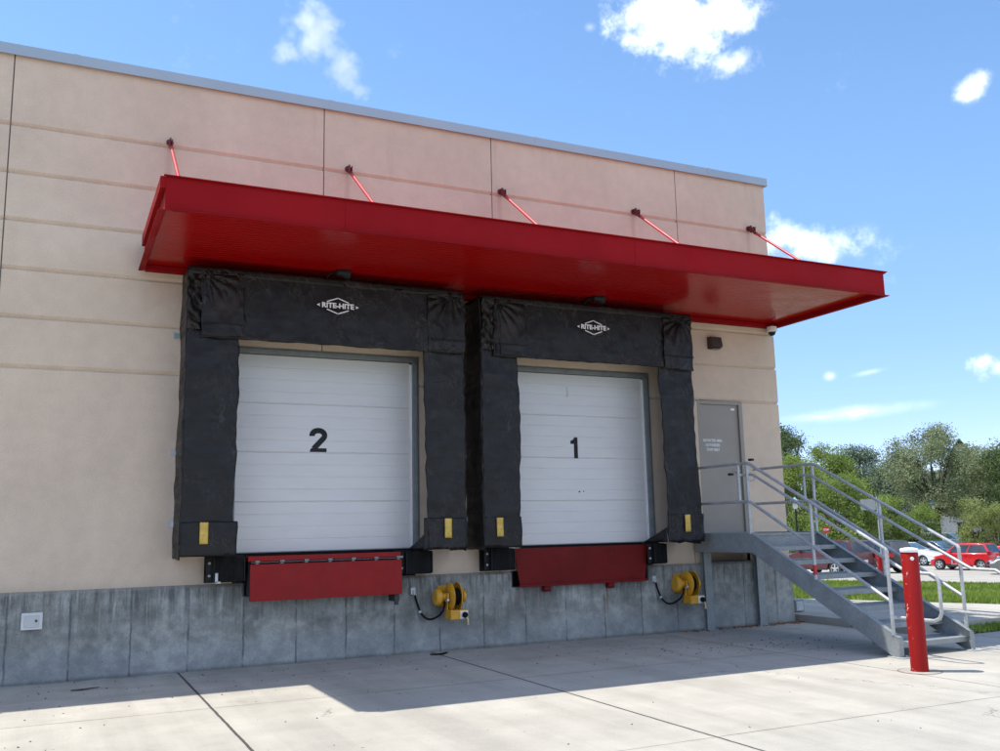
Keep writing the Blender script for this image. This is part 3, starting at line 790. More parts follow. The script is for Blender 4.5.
    for sgn in (1, -1):
        bar((-.135, sgn * .047), (.004, sgn * .098), .0065); bar((-.004, sgn * .098), (.135, sgn * .047), .0065)
    for sgn in (1, -1):
        m.add([(logo_x + sgn * .262, ly, lz), (logo_x + sgn * .215, ly, lz + .020), (logo_x + sgn * .228, ly, lz), (logo_x + sgn * .215, ly, lz - .020)], [(0, 1, 2), (0, 2, 3)])
    vs_, fs_ = text_mesh('RITE-HITE', .085, offset=.0035, spacing=1.0)
    wd = max(v.x for v in vs_) - min(v.x for v in vs_); k_ = .395 / wd
    m.add([(logo_x + v.x * k_, ly - v.z - .001, lz + v.y) for v in vs_], fs_)
    m.build('emblem', M['white'], hd, fix=False)
    # small steel angle clips on the wall beside the side panel
    for z in (2.42, 1.60):
        m = MB(); m.box(x0 - .07, x0 - .005, -.012, -.003, z, z + .065); m.box(x0 - .015, x0 - .005, -.06, -.012, z, z + .065); m.build('wall_clip', M['galv'], root)
    return root
s2 = shelter(1.27, 4.66, 1.845, 4.12, 'black dock shelter round the door numbered 2, nearer the left end of the wall', 2.99, 1.3)
s1 = shelter(4.91, 8.24, 5.40, 7.68, 'black dock shelter round the door numbered 1, beside the stairs', 6.57, 5.7, 4.50)
t = MB(); t.box(1.195, 1.245, -.014, -.003, 3.80, 3.86); t.build('wall_clip', M['teal'], s2)

# ------------------------------------------------------------------ dock levelers
lv = thing('dock_leveler', 'bright red dock leveler hanging below the door numbered 2', 'dock leveler', (3, 0, .75), 0, 'red dock levelers under the dock doors')
t = MB(); t.prism([(-.315, .755), (-.30, 1.158), (-.288, 1.165), (-.288, .765)], 0, 2.08, 3.91); t.box(2.08, 3.91, -.315, -.27, .748, .762)
lp = t.build('lip_plate', M['levred'], lv, bevel=.003)
t = MB(); t.box(2.06, 3.90, -.27, .25, 1.205, 1.25); t.box(2.06, 3.90, -.285, -.27, 1.195, 1.255); t.build('deck', M['levred'], lv, bevel=.003)
t = MB(); t.box(2.09, 3.89, -.12, .2, .80, 1.19); t.build('underside', M['pit'], lv)
for k in range(7):
    x = 2.14 + k * .285
    t = MB(); t.cyl((x, -.283, 1.19), (x + .05, -.283, 1.19), .016, n=12); t.box(x + .008, x + .042, -.282, -.12, 1.12, 1.19); t.build('hinge_lug', M['frame'], lv)
t = MB(); t.cyl((2.1, -.262, 1.182), (3.88, -.262, 1.182), .005, n=10); t.build('hinge_pin', M['frame'], lv)
t = MB(); t.box(3.83, 3.89, -.26, -.04, .66, .75); t.box(3.84, 3.88, -.262, -.23, .62, .66); t.build('lip_keeper', M['pit'], lv)
lv1 = thing('dock_leveler', 'red dock leveler, its colour darkened for pit shade, with a tapered plate below the door numbered 1', 'dock leveler', (6.6, 0, .75), 0, 'red dock levelers under the dock doors')
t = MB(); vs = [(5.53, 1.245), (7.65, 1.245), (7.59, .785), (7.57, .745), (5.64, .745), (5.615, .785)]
t.prism(vs, 1, -.115, -.10); t.build('lip_plate', M['levred_shaded'], lv1, bevel=.003)
t = MB(); t.box(5.60, 7.60, -.145, -.117, .742, .775); t.build('lip_edge', M['levred_shaded'], lv1, bevel=.003)
t = MB(); t.box(5.53, 7.65, -.10, .25, 1.20, 1.243); t.build('deck', M['levred_shaded'], lv1)
for x in (6.02, 7.02):
    t = MB(); t.box(x - .05, x + .05, -.13, -.045, .685, .741); t.cyl((x - .06, -.09, .695), (x + .06, -.09, .695), .028, n=12); t.build('lip_lug', M['levred_shaded'], lv1, bevel=.004)
t = MB(); t.cyl((7.05, -.118, 1.13), (7.05, -.114, 1.13), .010, n=10); t.build('plate_hole', M['pit'], lv1)

# ------------------------------------------------------------------ bumpers
GB = 'black rubber dock bumpers on the foundation ledge'
def bumper(x0, x1, side, label):
    b = thing('dock_bumper', label, 'dock bumper', ((x0 + x1) / 2, 0, .97), 0, GB)
    t = MB()
    n_ = int((x1 - x0) / .028)
    for k in range(n_):
        a = x0 + .012 + (x1 - x0 - .024) * k / n_; w = (x1 - x0 - .024) / n_ - .0015
        t.box(a, a + w, -.255 - random.uniform(0, .006), -.045, .975, 1.255 + random.uniform(-.004, .004))
    t.build('rubber_block', M['rubber'], b)
    t = MB(); t.box(x0 - .07, x0 + .010, -.20, -.19, .985, 1.25); t.box(x0 + .0, x0 + .010, -.27, -.04, .985, 1.25)
    t.box(x0 - .07, x1 + .02, -.045, -.037, .965, 1.27); t.box(x1 - .01, x1 + .0, -.27, -.04, .985, 1.25)
    t.build('steel_bracket', M['black'], b)
    for z in (1.05, 1.19): t = MB(); t.lathe([(.016, 0), (.016, -.012), (.008, -.018)], (x0 - .035, -.20, z), 1, 8); t.build('bolt', M['galv'], b)
bumper(1.68, 2.03, -1, 'black rubber bumper left of the bright red leveler with bolts and a steel bracket')
bumper(3.98, 4.33, 1, 'black rubber bumper between the bright red leveler and the left hose reel')
bumper(5.14, 5.48, -1, 'black rubber bumper at the left end of the shade-darkened red leveler')
bumper(7.66, 7.87, 1, 'small black rubber bumper at the right end of the shade-darkened red leveler')
t = MB(); t.box(1.70, 1.73, -.275, -.262, .975, 1.08); t.box(1.70, 1.76, -.275, -.262, .965, .985); tag(t.build('bent_clip', M['galv']), 'small bent steel clip hanging on the leftmost bumper bracket', 'clip')

# ------------------------------------------------------------------ hose reels
def hose_reel(x, z, label):
    r = thing('hose_reel', label, 'hose reel', (x, 0, z), 0, 'yellow hose reels on the foundation wall')
    t = MB(); t.box(x - .02, x + .24, -.052, -.037, z - .13, z + .13); t.box(x - .0, x + .02, -.33, -.045, z - .05, z + .05); t.build('wall_bracket', M['reel'], r, bevel=.003)
    yc = -.24
    # drum: two dished flanges on an axis along the wall
    for k, (a, s) in enumerate(((x + .065, -1), (x + .165, 1))):
        t = MB(); t.lathe([(.03, 0), (.07, .018 * s), (.12, .022 * s), (.155, .004 * s), (.172, -.006 * s), (.176, .004 * s), (.158, .014 * s), (.12, .034 * s), (.07, .032 * s), (.03, .014 * s)], (a, yc, z + .0), 0, 40); t.build('drum_flange', M['reel'], r)
    t = MB(); t.lathe([(.06, 0), (.100, .005), (.108, .02), (.10, .035), (.108, .05), (.10, .065), (.108, .08), (.10, .095), (.108, .11), (.10, .12), (.06, .125)], (x + .055, yc, z), 0, 32); t.build('wound_hose', M['rubber'], r)
    t = MB(); t.lathe([(.0, -.14), (.085, -.14), (.10, -.125), (.10, -.075), (.085, -.06), (.05, -.05), (.05, .04)], (x, yc, z - .0), 0, 32, cap=False); t.build('spring_case', M['reel'], r)
    t = MB(); t.lathe([(.05, 0), (.075, .01), (.075, .04), (.0, .045)], (x + .22, yc, z), 0, 24, cap=False); t.build('end_cap', M['reel'], r)
    t = MB(); t.box(x + .005, x + .24, yc - .17, yc + .02, z - .27, z - .155); t.box(x + .005, x + .02, yc - .06, yc + .06, z - .16, z + .02)
    t.build('guide_arm', M['reel'], r, bevel=.008)
    t = MB(); t.box(x + .13, x + .235, yc - .176, yc - .171, z - .262, z - .165); t.build('roller_plate', M['white'], r)
    t = MB(); t.lathe([(.0, -.035), (.022, -.03), (.036, -.01), (.036, .01), (.022, .03), (0, .035)], (x + .185, yc - .20, z - .215), 1, 16, cap=False); t.build('hose_stopper', M['rubber'], r)
    t = MB(); t.tube([(x + .195, yc - .20, z - .235), (x + .215, yc - .205, z - .27), (x + .22, yc - .205, z - .34)], [.014, .018, .016], 12); t.build('hose_nozzle', M['brass'], r)
    t = MB(); pts = []
    P = [(x - .02, yc - .05, z - .06), (x - .04, yc - .02, z - .17), (x - .10, yc + .06, z - .25), (x - .18, yc + .12, z - .27), (x - .26, yc + .15, z - .20), (x - .31, yc + .17, z - .07), (x - .34, yc + .17, z + .04)]
    V = [Vector(p) for p in P]
    for i in range(len(V) - 1):
        p0 = V[max(0, i - 1)]; p1 = V[i]; p2 = V[i + 1]; p3 = V[min(len(V) - 1, i + 2)]
        for k in range(5):
            u = k / 5; pts.append(.5 * ((2 * p1) + (p2 - p0) * u + (2 * p0 - 5 * p1 + 4 * p2 - p3) * u * u + (3 * p1 - p0 - 3 * p2 + p3) * u ** 3))
    pts.append(V[-1]); t.tube(pts, .013, 10); t.build('feed_hose', M['rubber'], r)
    t = MB(); t.cyl((x - .34, yc + .17, z + .03), (x - .355, yc + .17, z + .09), .017, n=10); t.box(x - .39, x - .33, -.07, -.037, z + .04, z + .12); t.build('hose_coupling', M['galv'], r); t = MB(); t.cyl((x - .27, yc + .155, z - .19), (x - .285, yc + .16, z - .165), .02, n=10); t.build('hose_coupling', M['galv'], r)
    t = MB(); t.cyl((x - .01, yc - .09, z - .05), (x - .01, yc - .13, z - .03), .018, n=10); t.build('swivel_fitting', M['galv'], r)
hose_reel(4.50, .68, 'yellow hose reel below the gap between the two black shelters')
hose_reel(8.13, .68, 'yellow hose reel on the foundation beside the stair landing')

# ------------------------------------------------------------------ small fittings
b = thing('wall_box', 'pale grey framed utility box on the concrete base at the far left', 'utility box', (-.13, -.035, .65))
t = MB(); t.box(-.235, -.03, -.075, -.037, .56, .735); fr = t.build('box_body', M['box'], b, bevel=.006)
t = MB(); t.box(-.205, -.06, -.082, -.076, .585, .71); t.build('box_lid', simple('box_lid_paint', (.50, .50, .47), .5), b, bevel=.004)
t = MB(); t.lathe([(.012, 0), (.012, -.008), (.004, -.010)], (-.09, -.082, .65), 1, 12); t.box(-.097, -.083, -.095, -.09, .647, .665); t.build('box_latch', M['bronze'], b)
b = thing('wall_lamp', 'small dark bronze wall lamp above the personnel door', 'wall lamp', (9.1, 0, 4.2))
t = MB(); t.prism([(0, 4.36), (-.10, 4.35), (-.13, 4.20), (-.06, 4.17), (0, 4.17)], 0, 9.0, 9.20); t.build('lamp_housing', M['bronze'], b, bevel=.006)
t = MB(); t.box(9.03, 9.17, -.11, -.02, 4.162, 4.169); t.build('lamp_lens', M['lens'], b)
b = thing('security_camera', 'white dome camera under the canopy at the right corner of the wall', 'camera', (10.2, -.1, 4.58))
t = MB(); t.lathe([(.075, 0), (.08, -.02), (.08, -.075), (.06, -.085)], (10.2, -.12, 4.583), 2, 28); t.build('camera_body', M['white'], b)
t = MB(); t.lathe([(.058, -.083), (.055, -.105), (.04, -.13), (.02, -.142), (0, -.146)], (10.2, -.12, 4.583), 2, 24, cap=False); t.build('camera_dome', M['black'], b)
def dock_light(x, label):
    b = thing('dock_light', label, 'dock lamp', (x, -.5, 4.56), 0, 'dark lamps on top of the dock shelters')
    t = MB(); t.tube([(x - .02, -.35, 4.53), (x - .03, -.42, 4.60), (x + .02, -.55, 4.625), (x + .07, -.6, 4.62)], .014, 8); t.box(x - .06, x + .02, -.40, -.30, 4.52, 4.545); t.build('lamp_arm', M['black'], b)
    t = MB(); t.lathe([(.02, -.06), (.045, -.05), (.055, .02), (.085, .08), (.088, .10)], (x + .10, -.62, 4.625), 0, 20); t.build('lamp_head', M['black'], b)
    t = MB(); t.tube([(x - .10, -.60, 4.50), (x - .05, -.62, 4.57), (x, -.6, 4.61), (x + .05, -.6, 4.61)], .006, 6); t.build('lamp_cord', M['black'], b)
dock_light(2.93, 'small dark lamp on the shelter above the door numbered 2')
dock_light(6.55, 'small dark lamp on the shelter above the door numbered 1')
b = thing('junction_box', 'small grey metal box near the ground past the building corner', 'utility box', (10.7, .3, 0.112))
t = MB(); t.box(10.62, 10.80, .25, .40, .12, .30); t.build('box_body', M['frame'], b, bevel=.005)
t = MB(); t.box(10.64, 10.78, .243, .249, .14, .28); t.build('box_lid', M['galv'], b, bevel=.002)
t = MB(); t.cyl((10.67, .33, 0), (10.67, .33, .12), .018, n=10); t.cyl((10.75, .33, 0), (10.75, .33, .12), .018, n=10); t.build('conduit', M['frame'], b)
t = MB(); t.tube([(4.26, -.33, .012), (4.32, -.37, .012), (4.42, -.37, .014), (4.46, -.33, .016), (4.50, -.30, .014)], [.008, .010, .012, .011, .007], 8)
tag(t.build('rubber_strap', M['rubber']), 'black scrap of rubber lying on the pavement below the left hose reel', 'rubber scrap')
t = MB(); t.tube([(.26, -.80, .012), (.36, -.80, .012), (.52, -.76, .016)], [.006, .009, .005], 8); tag(t.build('fallen_twig', M['bark']), 'thin dark twig on the shaded pavement at the left', 'twig')
t = MB(); t.box(1.28, 1.30, -3.86, -3.80, 0, .012); t.box(1.285, 1.31, -3.80, -3.77, 0, .02)

# ------------------------------------------------------------------ stairs
st = thing('metal_staircase', 'grey steel staircase and landing going down from the personnel door with pipe railings', 'staircase', (9.1, -1.9, 0))
LX, RX, YT, YB, ZL = 8.52, 9.72, -1.30, -3.52, 1.37
NR = 7; rise = .174; run = (abs(YB - YT)) / 7
slope = 1.218 / (abs(YB - YT))
t = MB()   # landing fascia channels and plate
for x, s in ((LX, 1), (RX, -1)):
    t.box(min(x, x + s * .01), max(x, x + s * .01), YT, -.04, 1.12, ZL)
    t.box(min(x, x + s * .06), max(x, x + s * .06), YT, -.04, 1.112, 1.119); t.box(min(x, x + s * .06), max(x, x + s * .06), YT, -.04, ZL + .001, ZL + .008)
t.box(LX + .011, RX - .011, -.055, -.04, 1.12, ZL - .01)
t.box(LX + .011, RX - .011, YT, YT + .015, 1.20, ZL - .02)
t.build('landing_frame', M['stairsteel'], st, bevel=.002)
t = MB(); t.box(LX + .012, RX - .012, YT - .015, -.04, ZL - .032, ZL - .002); t.build('landing_plate', M['stairsteel'], st, bevel=.003)
for x, s in ((LX, 1), (RX, -1)):
    t = MB()
    # web polygon in (y,z)
    d = .27
    top0 = (YT, ZL); top1 = (YB - .10, .215); foot = (YB - .10, .0); foot2 = (YB + .02, 0.0)
    low1 = (YB + .36, 0.004)
    poly = [(YT, ZL), (YT, 1.12)]
    # lower edge parallel to the top edge
    sl = (ZL - .215) / (YT - (YB - .10))
    off = -.315
    yl = YT + .0
    zl0 = 1.12
    yend = YT - (1.12) / sl
    poly = [(YT, ZL), (YB - .10, .215), (YB - .10, 0), (yend, 0), (YT, 1.12)]
    t.prism(poly, 0, min(x, x + s * .01), max(x, x + s * .01))
    # flanges
    xa_, xb_ = min(x - s * .001, x + s * .06), max(x - s * .001, x + s * .06)
    for (a, b_) in (((YT, ZL), (YB - .10, .215)), ((YT, 1.12 - .008), (yend, .001))):
        t.prism([(a[0], a[1] + .001), (b_[0], b_[1] + .001), (b_[0], b_[1] + .009), (a[0], a[1] + .009)], 0, xa_, xb_)
    t.box(xa_, xb_, YB - .110, YB - .102, .013, .214)
    t.build('stringer', M['stairsteel'], st)
    t = MB(); t.box(min(x - s * .03, x + s * .09), max(x - s * .03, x + s * .09), YB - .17, YB + .06, .001, .012); t.cyl((x + s * .07, YB - .13, .012), (x + s * .07, YB - .13, .03), .012, n=6); t.build('foot_plate', M['galv'], st, bevel=.002)
for k in range(1, 8):
    z = ZL - k * rise; y1 = YT - (k - 1) * run - .03; y0 = y1 - run
    t = MB(); t.box(LX + .012, RX - .012, y0 - .0, y1 - .0, z - .006, z)
    t.box(LX + .012, RX - .012, y0 - .006, y0 - .0, z - .055, z + .001); t.box(LX + .012, RX - .012, y1, y1 + .005, z - .045, z + .012)
    t.build('tread', M['stairsteel'], st, bevel=.0015)
for x in (LX + .17, RX - .06):
    t = MB(); t.box(x - .065, x + .065, -.115, -.105, .012, 1.11); t.box(x - .065, x + .065, -.05, -.04, .012, 1.11); t.box(x - .005, x + .005, -.105, -.05, .012, 1.11); t.box(x - .10, x + .10, -.15, -.038, .001, .012)
    t.build('support_post', M['stairsteel'], st, bevel=.002)
pr = .021
def rz(y): return 2.32 + (y - YT) * .508 if y < YT else 2.32
YE = YB - .03
for x, s in ((LX, 1), (RX, -1)):
    xo = x + s * .012
    for y in (YT + .02, -2.42, YE):
        base = min(ZL, ZL + (y - YT) * sl)
        t = MB(); t.cyl((xo, y, base - .01), (xo, y, rz(y) - .01), pr, n=14); po = t.build('rail_post', M['galv'], st)
        if s > 0 and abs(y + 2.42) < .01:
            t = MB(); t.cyl((xo, y, base + .05), (xo, y, base + .17), pr + .004, n=14); t.build('red_tape', M['sign_red'], po)
    t = MB(); t.tube([(xo, -.05, 2.32), (xo, YT + .03, 2.32), (xo, YT - .03, 2.305), (xo, YE + .01, rz(YE) + .01), (xo, YE - .0, rz(YE) - .02)], pr, 14); t.build('top_rail', M['galv'], st)
    t = MB(); t.tube([(xo, -.05, 1.80), (xo, YT + .03, 1.80), (xo, YT - .03, 1.785), (xo, YE, 1.80 + (YE - YT) * .53)], pr, 14); t.build('mid_rail', M['galv'], st)
    # graspable handrail on the inner side with the returned extension at the foot
    xi = x + s * .085; ya = YT + .20
    hz = lambda y: 2.165 + (y - YT) * .508 if y < YT else 2.165
    pts = [(xo, ya, 2.165), (xi, ya, 2.165), (xi, YT + .02, 2.165), (xi, YT - .02, 2.155), (xi, -3.70, hz(-3.70) + .01), (xi, -3.76, hz(-3.72) - .005), (xi, -4.06, hz(-3.72) - .01), (xi, -4.12, hz(-3.72) - .04), (xi, -4.15, hz(-3.72) - .10), (xi, -4.15, .52), (xi, -4.12, .46), (xi, -4.05, .43), (xi, YE - .01, .43), (xo, YE - .0, .43)]
    t = MB(); t.tube(pts, .019, 12); hr = t.build('handrail', M['galv'], st)
    t = MB()
    for y in (-1.33, -2.45, -3.5):
        t.tube([(xo, y, hz(y) - .07), (xi, y, hz(y) - .07), (xi, y, hz(y) - .01)], .008, 8)
    t.build('handrail_bracket', M['galv'], hr)
    t = MB(); t.cyl((xo, ya, 1.80), (xo, ya, 2.31), pr * .9, n=12); t.build('short_post', M['galv'], st)
t = MB(); t.box(LX + .02, LX + .07, YT - .07, YT - .01, 2.345, 2.375); t.box(LX - .03, LX + .03, -.98, -.93, 2.17, 2.20); t.build('rail_clip', M['black'], st)
t = MB(); put_text(t, '12A', .07, RX - .20, YB - .1215, .085, offset=.003)
tmat = M['white']
t = MB()

# ------------------------------------------------------------------ bollards
bo = thing('bollard', 'tall bright red bollard with a white cap standing in front of the stairs', 'bollard', (7.965, -4.36, 0), 0, 'red bollards')
t = MB(); c = (7.965, -4.36, 0); t.lathe([(.088, .0), (.088, .01), (.084, .012), (.084, 1.165), (.080, 1.172), (.080, 1.18)], c, 2, 40); t.build('sleeve', M['bollard'], bo)
t = MB(); t.lathe([(.088, 1.178), (.090, 1.182), (.090, 1.205), (.080, 1.216), (.04, 1.224), (0, 1.226)], c, 2, 40, cap=False); t.build('cap', M['white'], bo)
t = MB(); dd = Vector((-.55, -.83, 0)).normalized(); pc = Vector(c) + Vector((0, 0, 1.115))
t.cyl(pc + dd * .082, pc + dd * .088, .019, n=18); t.cyl(pc + dd * .088, pc + dd * .091, .014, .010, n=18); t.build('screw', M['white'], bo)
t = MB(); t.lathe([(.09, .004), (.20, .003)], c, 2, 40, cap=False); t.build('footing_patch', M['walk'], bo)
t = MB(); t.lathe([(.20, .0035), (.212, .0035)], c, 2, 40, cap=False); t.build('footing_joint', M['seal'], bo)

def at(px_bearing, dist):
    a = R(px_bearing); x = EYE.x + math.sin(a) * dist; y = EYE.y + math.cos(a) * dist
    return (x, y, h_of(x, y))
def far_bollard(bear, dist, label):
    c = at(bear, dist)
    b = thing('bollard', label, 'bollard', c, 0, 'red bollards')
    t = MB(); t.lathe([(.10, 0), (.10, .92)], c, 2, 20); t.build('sleeve', M['bollard'], b)
    t = MB(); t.lathe([(.102, .91), (.102, .95), (.06, .98), (0, .99)], c, 2, 20, cap=False); t.build('cap', M['bollard'], b)
far_bollard(47.15, 38.5, 'distant red bollard beside the dark wheel beyond the railing')
# round stone by the lot
c = at(43.45, 36.0)
t = MB(); t.grid(lambda u, v: (c[0] + .23 * math.cos(u * math.tau) * math.sin(v * math.pi) * (1 + .1 * math.sin(u * 9)), c[1] + .2 * math.sin(u * math.tau) * math.sin(v * math.pi), c[2] + .12 + .2 * math.cos(v * math.pi)), 16, 10)
tag(t.build('boulder', M['stone']), 'small rounded pale stone at the edge of the lawn', 'stone')

# ------------------------------------------------------------------ cars
def make_car(style, pmat, label, loc, heading, rimmat=None, group='cars in the parking lot', cat='car'):
    """local x forward. heading = angle of forward direction from +x"""
    root = thing('parked_' + {'hatch': 'car', 'sedan': 'car', 'suv': 'suv', 'pickup': 'pickup'}[style], label, cat, loc, heading, group)
    S = {'hatch': dict(L=3.55, W=1.66, H=1.50, wb=2.36, r=.31, fo=.60, belt=.92, hood=.90, nose=.70),
         'sedan': dict(L=4.65, W=1.80, H=1.45, wb=2.75, r=.32, fo=.90, belt=.93, hood=.92, nose=.68),
         'suv': dict(L=4.65, W=1.88, H=1.72, wb=2.70, r=.37, fo=.88, belt=1.10, hood=1.08, nose=.85),
         'pickup': dict(L=5.6, W=1.98, H=1.88, wb=3.6, r=.41, fo=.95, belt=1.20, hood=1.16, nose=.95)}[style]
    L, W, H, wb, r, belt = S['L'], S['W'], S['H'], S['wb'], S['r'], S['belt']
    xf = L / 2; xr = -L / 2; wf = xf - S['fo']; wr = wf - wb; g = .20 if style in ('hatch', 'sedan') else .30
    def arch(cx): return [(cx + (r + .06) * math.cos(R(a)), r + (r + .06) * math.sin(R(a))) for a in range(-5, 190, 18)]
    bot = [(xf - .03, g + .08), (xf - .12, g)] + [p for p in arch(wf) if p[1] > g] + [p for p in arch(wr) if p[1] > g] + [(xr + .15, g), (xr + .02, g + .12)]
    tail_x = xr
    if style == 'sedan': topc = [(xr, .80), (xr + .05, .98), (xr + .75, 1.02), (xf - 1.45, belt + .04), (xf - .35, S['nose'] + .06), (xf - .05, S['nose'] - .1), (xf, g + .25)]
    elif style == 'pickup': topc = [(xr, .95), (xr + .02, 1.22), (xr + 1.75, 1.22), (xf - 1.65, belt + .03), (xf - .30, S['nose'] + .12), (xf - .02, S['nose'] - .05), (xf, g + .25)]
    else: topc = [(xr, .75), (xr + .02, belt), (xr + .10, belt + .05), (xf - 1.15, belt + .04), (xf - .30, S['nose'] + .06), (xf - .05, S['nose'] - .1), (xf, g + .25)]
    poly = bot + topc
    # loft across the width with rounded shoulders
    body = MB(); n_ = len(poly); secs = []
    zc = .55
    for yy, k in ((-W / 2, .0), (-W / 2 + .05, .045), (0, .075), (W / 2 - .05, .045), (W / 2, .0)):
        ring = []
        for (px, pz) in poly:
            tx = px * (1 - (.028 if k == 0 else 0)); curve = (.10 * (abs(yy) / (W / 2)) ** 2) * (px / (L / 2)) ** 3
            tz = pz - (.035 if (k == 0 and pz > .6) else 0) + (.03 if (abs(yy) < .01 and pz > .8) else 0)
            ring.append((tx - curve, yy, tz))
        secs.append(ring)
    vs = [p for rg in secs for p in rg]
    fs = [(i * n_ + j, i * n_ + (j + 1) % n_, (i + 1) * n_ + (j + 1) % n_, (i + 1) * n_ + j) for i in range(4) for j in range(n_)]
    body.add(vs, fs, True); body.add(secs[0], [tuple(range(n_))]); body.add(secs[-1], [tuple(range(n_))[::-1]])
    # greenhouse
    if style == 'hatch': gh = [(xr + .06, belt), (xr + .38, H - .05), (xr + .9, H), (xf - 1.65, H - .01), (xf - .88, belt + .02)]
    elif style == 'sedan': gh = [(xr + .60, belt + .04), (xr + 1.35, H - .04), (xr + 1.8, H), (xf - 2.25, H - .01), (xf - 1.38, belt + .02)]
    elif style == 'suv': gh = [(xr + .05, belt), (xr + .32, H - .06), (xr + .8, H), (xf - 1.95, H - .01), (xf - 1.12, belt + .02)]
    else: gh = [(xr + 1.75, belt), (xr + 1.95, H - .03), (xr + 2.2, H), (xf - 2.35, H), (xf - 1.62, belt)]
    wi = W / 2 - .03; wt = W / 2 - .20
    def gw(z): return wi + (wt - wi) * (z - belt) / (H - belt)
    vs = [(x, s * gw(max(z, belt)), z) for s in (-1, 1) for x, z in gh]; k = len(gh)
    body.add(vs, [tuple(range(k)), tuple(range(k, 2 * k))[::-1]] + [(i, k + i, k + (i + 1), i + 1) for i in range(k - 1)])
    bo = body.build('body', pmat, root, world=False, bevel=.02, angle=35)
    if style == 'pickup':
        q = MB(); q.box(xr + .08, xr + 1.70, -W / 2 + .10, W / 2 - .10, 1.225, 1.255); q.build('bed_cover', M['plastic'], root, world=False)
    # glass panes slightly proud of the greenhouse
    def lerp(a, b, t_): return (a[0] + (b[0] - a[0]) * t_, a[1] + (b[1] - a[1]) * t_)
    A, B, Cc, Dd, E_ = gh
    for s in (-1, 1):
        z0, z1 = belt + .05, H - .10
        def xat(p, q, z): return p[0] + (q[0] - p[0]) * (z - p[1]) / (q[1] - p[1])
        xb0, xb1 = xat(A, B, z0) + .10, xat(A, B, z1) + .10; xe0, xe1 = xat(Dd, E_, z0) - .10, xat(Dd, E_, z1) - .08
        cuts = [0, .5, 1] if style != 'suv' else [0, .27, .62, 1]
        for c0, c1 in zip(cuts, cuts[1:]):
            g0, g1 = c0 + (.015 if c0 else 0), c1 - (.015 if c1 < 1 else 0)
            q = MB(); P = [(xb0 + (xe0 - xb0) * g0, z0), (xb0 + (xe0 - xb0) * g1, z0), (xb1 + (xe1 - xb1) * g1, z1), (xb1 + (xe1 - xb1) * g0, z1)]
            q.add([(x, s * (gw(z) + .006), z) for x, z in P], [(0, 1, 2, 3)]); q.build('side_window', M['glass'], root, world=False, fix=False)
        # handle, mirror, sill
        q = MB(); q.box(xe0 - .35, xe0 - .17, min(s * (W / 2 + .02), s * (W / 2 + .17)), max(s * (W / 2 + .02), s * (W / 2 + .17)), belt + .02, belt + .16); q.build('mirror', pmat, root, world=False, bevel=.03)
        q = MB(); q.box(wr + .45, wf - .45, min(s * (W / 2 - .03), s * (W / 2 + .012)), max(s * (W / 2 - .03), s * (W / 2 + .012)), g, g + .10); q.build('sill_trim', M['plastic'], root, world=False)
        q = MB(); hx = xb0 + (xe0 - xb0) * .52
        for xx in ((hx, hx - 1.0) if style not in ('hatch',) else (hx,)): q.box(xx - .10, xx + .06, min(s * (W / 2 - .01), s * (W / 2 + .02)), max(s * (W / 2 - .01), s * (W / 2 + .02)), belt - .10, belt - .07)
        q.build('door_handle', pmat, root, world=False)
    for (p, q_, nm) in ((Dd, E_, 'windshield'), (A, B, 'rear_window')):
        a = lerp(p, q_, .10); b_ = lerp(p, q_, .90); dx = .007 if nm == 'windshield' else -.007
        if nm == 'rear_window': a = lerp(p, q_, .12); b_ = lerp(p, q_, .95)
        q = MB(); q.add([(a[0] + dx, -gw(a[1]) + .09, a[1] + .004), (a[0] + dx, gw(a[1]) - .09, a[1] + .004), (b_[0] + dx, gw(b_[1]) - .09, b_[1] + .004), (b_[0] + dx, -gw(b_[1]) + .09, b_[1] + .004)], [(0, 1, 2, 3)])
        q.build(nm, M['cglass'] if nm == 'windshield' else M['glass'], root, world=False, fix=False)
    for x in (wf, wr):
        for s in (-1, 1):
            yo = s * (W / 2 - .005); yi = s * (W / 2 - .22)
            q = MB(); q.lathe([(r * .62, yi), (r * .95, yi), (r, yi + s * .03), (r, yo - s * .03), (r * .95, yo), (r * .62, yo - s * .01)], (x, 0, r), 1, 28); ty = q.build('tyre', M['tyre'], root, world=False)
            q = MB(); q.lathe([(r * .66, yo - s * .02), (r * .64, yo + s * .004), (r * .58, yo - s * .0), (r * .55, yo - s * .05), (r * .1, yo - s * .06)], (x, 0, r), 1, 28, cap=False)
            for j in range(5):
                a = j * math.tau / 5 + .3; c_, s_ = math.cos(a), math.sin(a); w_ = r * .11
                q.add([(x + c_ * d_ - s_ * e, yo - s * .008, r + s_ * d_ + c_ * e) for d_, e in ((.02, -w_), (.02, w_), (r * .60, w_ * .8), (r * .60, -w_ * .8))], [(0, 1, 2, 3)])
            q.lathe([(r * .16, yo - s * .02), (r * .15, yo + s * .002), (0, yo + s * .004)], (x, 0, r), 1, 12, cap=False)
            q.build('rim', rimmat or M['rim'], ty, world=False, fix=False)
    hz_ = S['nose'] - .07
    for s in (-1, 1):
        q = MB(); q.prism([(xf - .42, hz_ + .07), (xf - .02 - .10, hz_ + .03), (xf - .01 - .10, hz_ - .08), (xf - .30, hz_ - .04)], 1, min(s * (W / 2 + .004), s * (W / 2 - .33)), max(s * (W / 2 + .004), s * (W / 2 - .33))); q.build('headlight', M['head'], root, world=False, bevel=.01)
        th = (.86, 1.06) if style in ('suv', 'hatch') else (.74, .92)
        q = MB(); q.box(xr - .006, xr + .20, min(s * (W / 2 + .005), s * (W / 2 - .22)), max(s * (W / 2 + .005), s * (W / 2 - .22)), *th); q.build('taillight', M['tail'], root, world=False, bevel=.01)
